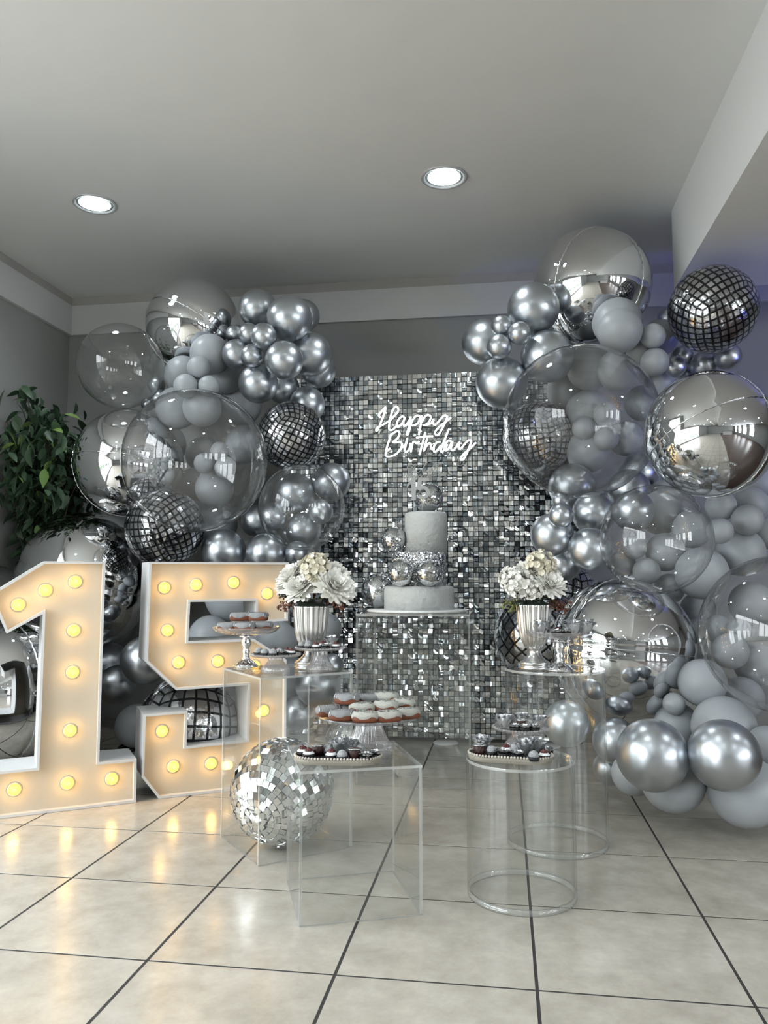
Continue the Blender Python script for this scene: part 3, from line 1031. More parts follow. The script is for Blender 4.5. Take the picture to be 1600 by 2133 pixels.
def solve_depths():
    n = len(BAL)
    D, K, T, fix, tmax, tmin = [], [], [], [], [], []
    for kind, x, y, r, lay, lab in BAL:
        d = ray(x, y)
        k = r / FPX
        if x > 900:
            drop = min(1.0, max(0, (y - 850) / 800))
            base = 4.62 - 0.95 * drop
        else:
            base = 4.72
        if isinstance(lay, float):
            Y, w = lay, 0.12
        else:
            Y, w = base - (0, 0.16, 0.32, 0.46)[lay], 1.0
        D.append(np.array(d))
        K.append(k)
        T.append(Y / d.y)
        fix.append(w)
        lim = (5.3) / (d.y + k)
        xw = d.x * Y / d.y
        if PX0 - 0.1 < xw < PX1 + 0.1:
            lim = min(lim, 4.915 / (d.y + k))
        if k - d.z > 1e-6:
            lim = min(lim, 1.0 / (k - d.z))
        if k + d.z > 0:
            lim = min(lim, (HC - 1 - 0.01) / (k + d.z))
        if x < 300:
            den = -d.x + k
            if den > 0:
                lim = min(lim, (-LX - 0.04) / den)
        tmax.append(lim)
        tmin.append((3.05 if x > 900 else 3.85) / d.y)
    D, K, T, fix = np.array(D), np.array(K), np.array(T), np.array(fix)
    tmax, tmin = np.array(tmax), np.array(tmin)
    T0 = T.copy()
    T = np.minimum(T, tmax)
    for it in range(700):
        P = D * T[:, None]
        R = K * T
        dist = np.linalg.norm(P[:, None] - P[None], axis=2)
        need = 0.975 * (R[:, None] + R[None])
        pen = need - dist
        np.fill_diagonal(pen, 0)
        dT = np.zeros(n)
        ii, jj = np.where(np.triu(pen > 0.002))
        for i, j in zip(ii, jj):
            if abs(T[i] - T[j]) < 1e-4:
                T[i] -= 0.002
            a, b = (i, j) if T[i] < T[j] else (j, i)
            m = 0.35 * min(pen[i, j], 0.05)
            s = fix[a] + fix[b]
            dT[a] -= m * fix[a] / s
            dT[b] += m * fix[b] / s
        T = T + np.clip(dT, -0.03, 0.03) + 0.01 * (T0 - T)
        T = np.clip(T, np.minimum(tmin, tmax), tmax)
    return D, K, T


def unit_latex():
    mb = MB()
    prof = []
    n = 22
    for i in range(n + 1):
        th = PI * i / n
        z, r = -math.cos(th), math.sin(th)
        if z < -0.5:
            q = (-0.5 - z) / 0.5
            z -= 0.07 * q * q
            r *= 1 - 0.03 * q
        prof.append((max(r, 0.0005), z))
    prof = [(0.028, -1.125), (0.045, -1.12), (0.028, -1.10), (0.02, -1.08)] + prof[1:]
    mb.lathe(prof, 36)
    return mb


def unit_foil():
    """four gores with shallow valleys along the seams"""
    mb = MB()
    nu, nv = 72, 40
    vs, fs = [], []
    for j in range(nv + 1):
        th = PI * j / nv
        for i in range(nu):
            a = 2 * PI * i / nu
            off = abs(((a / (PI / 2)) + 0.5) % 1 - 0.5) * (PI / 2) * math.sin(th)
            r = 1 - 0.022 * math.exp(-(off / 0.07) ** 2)
            vs.append((r * math.sin(th) * math.cos(a), r * math.sin(th) * math.sin(a), 0.985 * r * math.cos(th)))
    for j in range(nv):
        for i in range(nu):
            q = (i + 1) % nu
            fs.append((j * nu + i, (j + 1) * nu + i, (j + 1) * nu + q, j * nu + q))
    mb.add(vs, fs, 0, True)
    return mb


def foil_seam(turn):
    mb = MB()
    rr = random.Random(3 + turn)
    pts = []
    for k in range(150):
        th = 2 * PI * k / 150
        r = 0.985 + 0.006 * math.sin(k * 2.1) + rr.uniform(-0.003, 0.003)
        w = rr.uniform(-0.006, 0.006)
        x, z = r * math.sin(th), r * 0.985 * math.cos(th)
        pts.append((x, w, z) if turn == 0 else (w, x, z))
    mb.tube(pts, 0.0085, 5, closed=True)
    return mb


def unit_disco(seed):
    """cube-sphere: six printed foil panels, slightly puckered where they meet"""
    verts, faces, uvs = [], [], []
    n = 18
    axes = [(Vector((1, 0, 0)), Vector((0, 1, 0))), (Vector((-1, 0, 0)), Vector((0, 0, 1))), (Vector((0, 1, 0)), Vector((0, 0, 1))), (Vector((0, -1, 0)), Vector((1, 0, 0))), (Vector((0, 0, 1)), Vector((1, 0, 0))), (Vector((0, 0, -1)), Vector((0, 1, 0)))]
    for N, U in axes:
        V = N.cross(U)
        b = len(verts)
        for j in range(n + 1):
            for i in range(n + 1):
                s, t = i / n * 2 - 1, j / n * 2 - 1
                p = (N + U * math.tan(s * PI / 4) + V * math.tan(t * PI / 4)).normalized()
                e = max(abs(s), abs(t))
                r = 1 - 0.02 * max(0, e - 0.85) / 0.15 + 0.006 * math.sin(9 * s + seed) * math.sin(8 * t + 2 * seed)
                if e > 0.999:
                    r = 0.98
                verts.append(tuple(p * r))
        for j in range(n):
            for i in range(n):
                q = [b + j * (n + 1) + i, b + j * (n + 1) + i + 1, b + (j + 1) * (n + 1) + i + 1, b + (j + 1) * (n + 1) + i]
                faces.append(q)
                uvs += [(i / n, j / n), ((i + 1) / n, j / n), ((i + 1) / n, (j + 1) / n), (i / n, (j + 1) / n)]
    return verts, faces, uvs


def disco_mesh(name, m, seed):
    v, f, uv = unit_disco(seed)
    me = bpy.data.meshes.new(name)
    me.from_pydata(v, [], f)
    lay = me.uv_layers.new(name='panel')
    lay.data.foreach_set('uv', [c for p in uv for c in p])
    me.materials.append(m)
    me.polygons.foreach_set('use_smooth', [True] * len(f))
    me.update()
    return me


L_CHR = unit_latex().mesh('chrome_balloon', M_CHROME)
L_GRY = unit_latex().mesh('grey_balloon', M_GREY)
F_MIR = unit_foil().mesh('mirror_balloon', M_MIRROR)
SEAM0, SEAM1 = foil_seam(0).mesh('seam', M_SEAM), foil_seam(1).mesh('seam', M_SEAM)
q = MB()
q.ball((0, 0, 0), 1, 64, 40)
B_ME = q.mesh('clear_balloon', M_BUBBLE)
q = MB()
q.lathe([(0.004, -1.0), (0.02, -1.02), (0.014, -1.06), (0.05, -1.13), (0.075, -1.17), (0.07, -1.171), (0.012, -1.065), (0.004, -1.01)], 14)
TAIL = q.mesh('tail', M_FILM)
q = MB()
q.tube([(0, 0, -0.985), (0.004, 0, -1.03), (-0.01, 0.004, -1.07), (0.006, 0, -1.10)], 0.02, 6, rf=lambda t: 1 - 0.55 * t)
FTAIL = q.mesh('valve', M_SEAM)
D_ME = [disco_mesh('disco_balloon', M_DISCO, s) for s in (0, 1.7)]
E_ME = disco_mesh('disco_balloon', M_DISCO_BIG, 0.8)
BD, BK, BT = solve_depths()
FOILROT = {0: (0.5, 0.55, 0.5), 1: (1.3, 0.2, 0.35), 2: (0.5, -0.9, 0.25), 3: (0.3, 1.4, 0.6)}
rb = random.Random(21)
NAMES = {'C': 'chrome_balloon', 'G': 'grey_balloon', 'M': 'mirror_balloon', 'B': 'clear_balloon', 'D': 'disco_balloon', 'E': 'disco_balloon'}
nd = 0
for (kind, x, y, r, lay, lab), d, k, t in zip(BAL, BD, BK, BT):
    loc = EYE + Vector(d) * t
    R = k * t
    grp = 'left balloon garland' if x < 900 else 'right balloon garland'
    away = Vector((rb.uniform(-0.8, 0.8), 1.0, rb.uniform(-0.8, 0.5))).normalized()
    rot = (-away).to_track_quat('Z', 'Y').to_euler()
    if kind in 'CG':
        o = inst(NAMES[kind], L_CHR if kind == 'C' else L_GRY, None, loc, rot, (R, R, R))
    elif kind == 'M':
        pr, pu, pt = {403: (-.85, .5, .2), 268: (-.9, .15, .4), 182: (-.9, .3, .2), 1233: (.2, .95, .15), 1479: (.57, .5, .65), 1297: (-.88, .15, .42)}.get(x, (.3, -.8, .3))
        pole = RT * pr + UP * pu - FW * pt
        o = inst(NAMES[kind], F_MIR, None, loc, pole.to_track_quat('Z', 'Y').to_euler(), (R, R, R))
        inst('seam', SEAM0, o)
        inst('seam', SEAM1, o)
        inst('valve', FTAIL, o)
    elif kind == 'B':
        o = inst(NAMES[kind], B_ME, None, loc, rot, (R, R, R))
        inst('tail', TAIL, o, (0, 0, 0))
    else:
        me = E_ME if kind == 'E' else D_ME[nd % 2]
        o = inst(NAMES[kind], me, None, loc, (0.5 + nd * 1.1, 0.35 + 0.7 * nd, 0.6 + 0.5 * nd), (R, R, R))
        nd += 1
    tag(o, lab, 'balloon', grp)

# ------------------------------------------------------------------ marquee numerals
def inset(poly, t):
    """inset a ccw polygon by t with mitred corners"""
    n, out = len(poly), []
    for i in range(n):
        a, b, c = Vector(poly[i - 1]), Vector(poly[i]), Vector(poly[(i + 1) % n])
        e1, e2 = (b - a).normalized(), (c - b).normalized()
        n1, n2 = Vector((-e1.y, e1.x)), Vector((-e2.y, e2.x))
        m = (n1 + n2)
        m = m / max(0.35, m.dot(m) / 2) if m.length > 1e-6 else n1
        m = (n1 + n2) / (1 + n1.dot(n2)) if abs(1 + n1.dot(n2)) > 0.15 else n1
        out.append(tuple(b + m * t))
    return out


BULB = MB()
BULB.ball((0, 0, 0), 0.026, 20, 8, 0, (1, 1, 0.75), True, 0, 0.5)
BULB_ME = BULB.mesh('bulb', M_BULB)
q = MB()
q.lathe([(0.0265, 0.0), (0.030, 0.0), (0.030, 0.003), (0.0265, 0.004)], 20)
SOCK_ME = q.mesh('bulb_collar', M_SIGN)


def numeral(name, label, p0, direction, outline_px, bulbs_px, dep=0.25):
    u = Vector((direction[0], direction[1], 0)).normalized()
    nrm = Vector((-u.y, u.x, 0))                       # away from the camera
    o = Vector((p0[0], p0[1], 0))

    def uv(px):
        p = at_plane(px[0], px[1], o, nrm)
        return ((p - o).dot(u), max(p.z, 0.002))
    poly = [uv(p) for p in outline_px]
    area = sum(poly[i - 1][0] * poly[i][1] - poly[i][0] * poly[i - 1][1] for i in range(len(poly)))
    if area < 0:
        poly.reverse()
    low = min(p[1] for p in poly)
    poly = [(p[0], 0.001 if p[1] < low + 0.03 else p[1]) for p in poly]
    inner = inset(poly, 0.011)
    t = tag(empty(name, tuple(o), (0, 0, math.atan2(u.y, u.x))), label, 'marquee numeral')
    n = len(poly)
    rec = 0.030
    mb = MB()
    V = [(p[0], 0, p[1]) for p in poly] + [(p[0], 0, p[1]) for p in inner] + [(p[0], rec, p[1]) for p in inner] + [(p[0], dep, p[1]) for p in poly] + [(p[0], dep, p[1]) for p in inner] + [(p[0], rec + 0.012, p[1]) for p in inner]
    F = []
    for i in range(n):
        j = (i + 1) % n
        F += [(i, j, n + j, n + i), (n + i, n + j, 2 * n + j, 2 * n + i), (j, i, 3 * n + i, 3 * n + j), (3 * n + j, 3 * n + i, 4 * n + i, 4 * n + j), (4 * n + j, 4 * n + i, 5 * n + i, 5 * n + j)]
    mb.add(V, F)
    mb.build('side_rim', M_SIGN, t)
    mb = MB()
    V = [(p[0], rec, p[1]) for p in inner] + [(p[0], rec + 0.012, p[1]) for p in inner]
    mb.add(V, [tuple(range(n)), tuple(range(2 * n - 1, n - 1, -1))])
    mb.build('face_panel', M_SIGNF, t)
    for b in bulbs_px:
        x, z = uv(b)
        bo = inst('bulb', BULB_ME, t, (x, rec - 0.003, z), (PI / 2, 0, 0))
        inst('bulb_collar', SOCK_ME, bo, (0, 0, -0.002))
        L = light('bulb_light', 'POINT', (0, 0, 0.030), BULB_W, (1.0, 0.54, 0.13), shadow_soft_size=0.02)
        L.parent = bo
    return t


def c3(x, y):
    return (x / 3.809, 1160 + y / 3.809)


def c4(x, y):
    return (260 + x / 3.809, 1140 + y / 3.809)


one = numeral('marquee_numeral', 'slant-topped lit marquee numeral 1 at the left edge, beside the leafy plant', (-1.641, 3.418), (0.451, 0.311),
              [(91.9, 1169), (220, 1170), (206.8, 1587.5), (284.8, 1581), (283.5, 1672), (-60, 1716), (-61, 1613.5), (76, 1599.6), (89, 1279), (13.6, 1320), (-22, 1238)],
              [c3(*p) for p in ((147, 382), (365, 265), (603, 197), (591, 587), (583, 920), (561, 1387), (894, 1772), (540, 1807), (114, 1858))])
five = numeral('marquee_numeral', 'lit marquee numeral 5 half behind the tall acrylic box stand', (-1.583, 3.473), (0.84, 0.545),
               [(311, 1170), (602.5, 1171.5), (600, 1293), (533, 1297), (533, 1251.5), (396.5, 1254), (392.5, 1335.5), (530, 1331), (597, 1374), (596, 1590), (560, 1642), (331, 1665.5), (295, 1619), (299, 1488), (391, 1481), (388.6, 1554.7), (514.6, 1541.6), (516.7, 1427.4), (367.6, 1438), (303, 1378)],
               [c4(*p) for p in ((322, 320), (575, 298), (875, 280), (1143, 368), (347, 662), (436, 918), (750, 908), (1045, 945), (303, 1467), (1115, 1302), (393, 1750), (695, 1725), (1060, 1640))])

# ------------------------------------------------------------------ acrylic stands
def acrylic_box(label, p0, u, w, d, h, th=0.008):
    """open-bottomed box; p0 front corner on the floor, u along its front"""
    u = Vector((u[0], u[1], 0)).normalized()
    t = tag(empty('acrylic_stand', (p0[0], p0[1], 0), (0, 0, math.atan2(u.y, u.x))), label, 'display stand')

    def panel(name, lo, hi, thin):
        mb = MB()
        x0, y0, z0 = lo
        x1, y1, z1 = hi
        vs = [(x0, y0, z0), (x1, y0, z0), (x1, y1, z0), (x0, y1, z0), (x0, y0, z1), (x1, y0, z1), (x1, y1, z1), (x0, y1, z1)]
        fz, fy, fx = [(3, 2, 1, 0), (4, 5, 6, 7)], [(0, 1, 5, 4), (2, 3, 7, 6)], [(1, 2, 6, 5), (3, 0, 4, 7)]
        for ax, fs in ((0, fx), (1, fy), (2, fz)):
            mb.add(vs, fs, 0 if ax == thin else 1)
        mb.build(name, [M_ACRYL, M_AEDGE], t)
    panel('front_panel', (0, 0, 0.001), (w, th, h - th), 1)
    panel('back_panel', (0, d - th, 0.001), (w, d, h - th), 1)
    panel('side_panel', (0, th, 0.001), (th, d - th, h - th), 0)
    panel('side_panel', (w - th, th, 0.001), (w, d - th, h - th), 0)
    panel('top_panel', (0, 0, h - th), (w, d, h), 2)
    return t


def acrylic_cylinder(label, c, r, h, th=0.007):
    t = tag(empty('acrylic_stand', (c[0], c[1], 0)), label, 'display stand')
    mb = MB()
    mb.lathe([(r, 0.019), (r, h - 0.009)], 72)
    mb.lathe([(r - th, h - 0.008), (r - th, 0.019)], 72)
    mb.build('tube_wall', M_ACRYL, t)
    mb = MB()
    mb.lathe([(r - th, 0.001), (r, 0.001), (r, 0.019), (r - th, 0.019)], 72, close=True)
    mb.build('foot_ring', M_ARING, t)
    mb = MB()
    n = 72
    mb.lathe([(r, h - 0.009), (r + 0.001, h - 0.004), (r, h)], n, 1)
    ring = [(r * math.cos(2 * PI * k / n), r * math.sin(2 * PI * k / n), h) for k in range(n)]
    mb.add(ring, [tuple(range(n))], 0)
    mb.add([(x, y, h - 0.009) for x, y, z in ring], [tuple(range(n - 1, -1, -1))], 0)
    mb.build('top_disc', [M_ACRYL, M_AEDGE], t)
    return t


def height_at(px, py, x, y):
    """height of the pixel's ray above the floor point x, y"""
    d = ray(px, py)
    return 1 + d.z * (y / d.y)


LB0, LBU = (-0.858, 2.742), (0.285, 0.242)
HL = height_at(543, 1412, *LB0)
acrylic_box('tall clear acrylic box stand beside numeral 5 holding urn and plates', LB0, LBU, 0.376, 0.376, HL)
FB0, FBU = (-0.594, 2.295), (0.344, 0.134)
HF = height_at(623, 1607, *FB0)
acrylic_box('low clear acrylic box stand in front of the mirror ball', FB0, FBU, 0.369, 0.369, HF)
CB0 = (-0.725, 3.86)
HT = height_at(850, 1279, -0.45, 3.86)
acrylic_box('large clear acrylic box table carrying the cake', CB0, (1, 0), 0.562, 0.58, HT, 0.010)
FC, FCR = (0.045, 2.632), 0.172
HFC = height_at(1084, 1604, 0.045, 2.46)
acrylic_cylinder('low clear acrylic cylinder stand at front with sweets tray', FC, FCR, HFC)
BC, BCR = (0.190, 3.152), 0.190
HBC = height_at(1157, 1403, 0.19, 2.962)
acrylic_cylinder('tall clear acrylic cylinder stand with urn of white flowers', BC, BCR, HBC)

# ------------------------------------------------------------------ mirror balls
def mirror_ball(label, c, r, s, axis, parts, gap=0.0014, jit=6.5):
    t = tag(empty('mirror_ball', tuple(c)), label, 'mirror ball')
    mb = MB()
    mb.ball((0, 0, 0), r * 0.985, 40, 24)
    mb.build('ball_core', M_MBALL, t)
    Q = Vector(axis).to_track_quat('Z', 'Y').to_matrix()
    rows = max(6, int(round(PI * r / (s + gap))))
    rnd = random.Random(int(r * 10000))
    tm = MB()
    tm.box((-s / 2, -s / 2, -0.002), (s / 2, s / 2, 0.0008))
    tile = tm.mesh('mirror_tile', M_MTILE) if parts else None
    places = []
    for j in range(rows):
        th = PI * (j + 0.5) / rows
        m = max(1, int(2 * PI * r * math.sin(th) / (s + gap)))
        a0 = rnd.uniform(0, 6.28)
        for k in range(m):
            a = a0 + 2 * PI * k / m
            nrm = Vector((math.sin(th) * math.cos(a), math.sin(th) * math.sin(a), math.cos(th)))
            e = Vector((-math.sin(a), math.cos(a), 0))
            places.append((Q @ nrm, Q @ e))
    me = (EYE - Vector(c)).normalized()
    order = sorted(range(len(places)), key=lambda i: -places[i][0].dot(me))
    stf = MB()
    for rank, i in enumerate(order):
        nrm, e = places[i]
        nrm = (nrm + Vector((rnd.gauss(0, 1), rnd.gauss(0, 1), rnd.gauss(0, 1))) * math.radians(jit)).normalized()
        f = nrm.cross(e).normalized()
        e = f.cross(nrm)
        R = Matrix((e, f, nrm)).transposed()
        loc = places[i][0] * r
        if parts and rank < 300:
            inst('mirror_tile', tile, t, loc, R.to_euler())
        else:
            stf.M = Matrix.Translation(loc) @ R.to_4x4()
            stf.box((-s / 2, -s / 2, -0.002), (s / 2, s / 2, 0.0008))
    o = stf.build('tile_field' if parts else 'mirror_tiles', M_MTILE if parts else M_MTILE2, t)
    o['kind'] = 'stuff'
    return t


FBR = 0.194
ball_c = at_z(588, 1648, FBR + 0.003)
mirror_ball('big mirror ball lying on the floor behind the low acrylic box', ball_c, FBR, 0.0232, (-0.25, -0.92, -0.28), True)

# ------------------------------------------------------------------ cake on its board
CY0 = 4.14
def cyl_mesh(mb, r, z0, z1, rnd=0.012, n=48, wob=0.0, mi=0):
    pr = [(0.0005, z0), (r, z0), (r, z1 - rnd), (r - rnd * 0.3, z1 - rnd * 0.3), (r - rnd, z1), (0.0005, z1)]
    mb.lathe(pr, n, mi)


bc = at_z(866, 1272, HT)
s_ = CY0 / at_y(866, 1262, CY0).y
cx_ = at_y(873, 1240, CY0).x
zpx = lambda y, Y=CY0 - 0.16: at_y(874, y, Y).z
board = MB()
board.lathe([(0.0005, 0), (0.258, 0), (0.262, 0.006), (0.258, 0.012), (0.0005, 0.012)], 56)
o = board.build('cake_board', M_BOARD, None, (cx_ - 0.012, CY0, HT + 0.001))
tag(o, 'round white board under the cake on the acrylic table', 'cake board')
cake = tag(empty('cake', (cx_, CY0, HT + 0.013)), 'white three-tier cake with a silver glitter middle tier', 'cake')
z1 = zpx(1221) - HT - 0.013
z2 = zpx(1149) - HT - 0.013
z3 = zpx(1062) - HT - 0.013
mb = MB(); cyl_mesh(mb, 0.184, 0, z1, 0.016); mb.build('bottom_tier', M_ICING, cake)
mb = MB(); cyl_mesh(mb, 0.143, z1, z2, 0.004); mb.build('glitter_tier', M_GLIT, cake)
mb = MB(); cyl_mesh(mb, 0.112, z2, z3, 0.016); mb.build('top_tier', M_ICING, cake, (0.038, 0, 0))
zc = HT + 0.013
def small_ball(px, py, rpx, Y, z, label, seed):
    p = at_y(px, py, Y)
    r = rpx / FPX * depth(p)
    p.z = z + r + 0.0015
    mirror_ball(label, p, r, 0.0072 if r < 0.08 else 0.008, (0.3 * seed - 0.6, -0.2, 1), False, 0.0008, 1.6)


small_ball(820, 1122, 26.5, CY0 - 0.035, zc + z2, 'small mirror ball left of the top cake tier', 1)
small_ball(835, 1190, 28, CY0 - 0.19 + 0.02, zc + z1, 'small mirror ball on bottom tier, left of the front pair', 2)
small_ball(894, 1192, 26.5, CY0 - 0.19 + 0.02, zc + z1, 'small mirror ball on bottom tier, right of the front pair', 3)
small_ball(893, 1030, 30, CY0 + 0.0, zc + z3, 'mirror ball standing on the top tier behind the topper', 4)
small_ball(789, 1226, 36, CY0 + 0.10, HT + 0.013, 'mirror ball on the board at the left of the bottom tier', 0)

# cake topper
TY = CY0 - 0.085
tp = tag(empty('cake_topper', (at_y(868, 1060, TY).x, TY, zc + z3)), 'grey cut-out topper with script and a large 15 on the cake', 'cake topper')


def c13(x, y, Y=TY):
    return at_y(820 + x / 13.333, 950 + y / 13.333, Y)


def plate(mb, pts, th=0.003):
    f = [c13(*p) for p in pts]
    b = [p + Vector((0, th, 0)) for p in f]
    n = len(pts)
    mb.add(f + b, [tuple(range(n)), tuple(range(2 * n - 1, n - 1, -1))] + [(i, n + i, n + (i + 1) % n, (i + 1) % n) for i in range(n)])


def local(o, root):
    o.matrix_parent_inverse = Matrix.Translation(-root.location)
    return o


mb = MB()
plate(mb, [(610, 560), (620, 1225), (495, 1225), (490, 760), (370, 870), (365, 790), (490, 650), (560, 540)])
local(mb.build('figure_one', M_TOPPER, tp), tp)
mb = MB()
plate(mb, [(690, 600), (985, 600), (985, 690), (790, 690), (760, 800), (690, 870), (625, 880)])
ring = []
ro, ri = 192, 95
for k in range(25):
    a = math.radians(150 - 295 * k / 24)
    ring.append((808 + ro * math.cos(a), 1010 - ro * math.sin(a)))
for k in range(24, -1, -1):
    a = math.radians(150 - 295 * k / 24)
    ring.append((808 + ri * math.cos(a), 1010 - ri * math.sin(a)))
for k in range(24):
    plate(mb, [ring[k], ring[k + 1], ring[48 - k], ring[49 - k]])
local(mb.build('figure_five', M_TOPPER, tp), tp)
mb = MB()
for a, b in (((560, 1220), (560, 1475)), ((790, 1200), (790, 1475))):
    f0, f1 = c13(*a), c13(*b)
    f1.z = zc + z3 - 0.012
    mb = MB()
    mb.tube([f0, f1], 0.0018, 6)
    local(mb.build('stick', M_TOPPER, tp), tp)
mb = MB()
for s in ([(560, 250), (480, 235), (390, 290), (385, 350), (440, 350), (540, 290), (580, 240), (640, 225), (590, 300), (520, 420), (440, 480), (430, 410), (520, 375), (590, 360)],
          [(600, 430), (680, 370), (720, 350), (690, 330), (640, 390), (640, 440), (690, 450), (760, 400)],
          [(760, 400), (860, 280), (930, 180), (900, 170), (830, 320), (790, 420), (830, 440), (880, 370)],
          [(880, 370), (860, 430), (900, 440), (960, 370)], [(960, 370), (930, 430), (970, 430), (1040, 350)],
          [(1040, 350), (1150, 230), (1180, 180), (1130, 220), (1040, 400), (1060, 440), (1120, 380)],
          [(1120, 380), (1230, 270), (1275, 190), (1230, 210), (1120, 400), (1140, 440), (1200, 380)]):
    mb.tube([c13(x, y) for x, y in smooth_path(s, 3)], 0.0021, 6)
local(mb.build('script_upper', M_TOPPER, tp), tp)
mb = MB()
for s in ([(240, 640), (270, 590), (330, 480), (310, 470), (300, 500), (340, 540), (380, 560)], [(330, 590), (370, 540), (390, 520), (370, 590), (430, 540)], [(430, 540), (440, 590), (500, 500), (510, 580), (570, 520)],
          [(570, 520), (600, 570), (640, 540)], [(640, 540), (660, 500), (680, 580), (740, 520), (760, 590)], [(760, 590), (800, 550), (840, 470), (850, 590)], [(850, 590), (900, 540), (920, 590), (960, 500), (940, 590)], [(940, 590), (1000, 540), (1010, 580), (1080, 530), (1160, 530)], [(560, 600), (760, 600), (990, 600)]):
    mb.tube([c13(x, y) for x, y in smooth_path(s, 3)], 0.0016, 6)
local(mb.build('script_lower', M_TOPPER, tp), tp)

# ------------------------------------------------------------------ footed plates
def footed_plate(label, foot_px, z, plate_y, plate_r_px, kind, beads=False):
    p = at_z(foot_px[0], foot_px[1], z)
    R = plate_r_px / FPX * depth(p)
    H = height_at(foot_px[0], plate_y, p.x, p.y) - z
    t = tag(empty('cake_stand', (p.x, p.y, z + 0.0008)), label, 'cake stand')
    if kind == 'chrome':
        mb = MB()
        mb.lathe([(0.0005, H), (R * .75, H), (R * 0.93, H + 0.006), (R, H + 0.014), (R * 1.005, H + 0.012), (R * .9, H - 0.006), (R * .6, H - 0.014), (0.03, H - 0.02), (0.0005, H - 0.02)], 48, flute=None)
        mb.lathe([(R * .62, H - 0.0145, 1), (R * .8, H - 0.0115, 1), (R * .97, H + 0.004, 1), (R * 1.02, H + 0.012, 1)], 96, flute=(24, 0.05))
        mb.build('plate', M_GLASS, t)
        r = 0.050 if R > 0.11 else 0.045
        mb = MB()
        mb.lathe([(0.0005, 0), (r, 0), (r, .004), (r * .8, .012), (r * .72, .018), (r * .45, .024), (r * .32, .032), (r * .25, H * .34), (r * .33, H * .42), (r * .24, H * .47), (r * .24, H * .5), (r * .38, H * .6), (r * .4, H * .68), (r * .28, H * .8), (r * .26, H * .84), (r * .5, H - .028), (r * .6, H - .0205), (0.0005, H - .0205)], 40)
        mb.build('stem', M_CHR, t)
    else:
        mb = MB()
        mb.lathe([(0.0005, H), (R * .9, H), (R, H + 0.006), (R * 1.01, H + 0.004), (R * .96, H - 0.004), (R * .5, H - 0.008), (0.0005, H - 0.008)], 56)
        mb.build('plate', M_GLASS, t)
        f = R * (0.5 if kind == 'big' else 0.58)
        tp_ = R * (0.27 if kind == 'big' else 0.30)
        mb = MB()
        pr = [(f * .98, 0, .3), (f * 1.02, .006, .5), (f, 0.014, .6), (f * .86, .022, 1)]
        for k in range(7):
            u = k / 6
            pr.append((tp_ + (f * .82 - tp_) * (1 - u) ** 2.0, 0.024 + (H - 0.034) * u, 1))
        mb.lathe(pr, 128, flute=(32, 0.09))
        mb.lathe([(a * .93, b) for a, b, c in pr], 48)
        mb.build('fluted_foot', M_GLASS, t)
        if beads:
            mb = MB()
            nb = int(2 * PI * R / 0.0105)
            for k in range(nb):
                a = 2 * PI * k / nb
                mb.ball((R * math.cos(a), R * math.sin(a), H + 0.004), 0.0048, 8, 6)
            mb.build('bead_rim', M_GLASS, t)
    t['H'] = 0
    return Vector((p.x, p.y, z + H + 0.001)), R


ST_L = footed_plate('glass plate on a chrome stem, with eclairs, on tall acrylic box', (512, 1389), HL, 1313, 69, 'chrome')
ST_A = footed_plate('small glass stand on the front corner of the tall acrylic box', (574, 1400), HL, 1365, 51, 'small', True)
ST_B = footed_plate('small glass stand before the silver urn on tall acrylic box', (667, 1397), HL, 1351, 51, 'small', True)
ST_F = footed_plate('large fluted glass cake stand of doughnuts on low acrylic box', (768, 1560), HF, 1492, 105, 'big')
ST_C = footed_plate('small glass stand at the back of the low acrylic cylinder', (1087, 1556), HFC, 1517, 58, 'small', True)
ST_R = footed_plate('glass plate on a chrome stem on the tall acrylic cylinder', (1167, 1397), HBC, 1322, 72, 'chrome')

# ------------------------------------------------------------------ bead-edged trays
def stadium(L, W, n=16):
    r = W / 2
    pts = []
    for k in range(n + 1):
        a = -PI / 2 + PI * k / n
        pts.append((L / 2 - r + r * math.cos(a), r * math.sin(a)))
    for k in range(n + 1):
        a = PI / 2 + PI * k / n
        pts.append((-(L / 2 - r) + r * math.cos(a), r * math.sin(a)))
    return pts


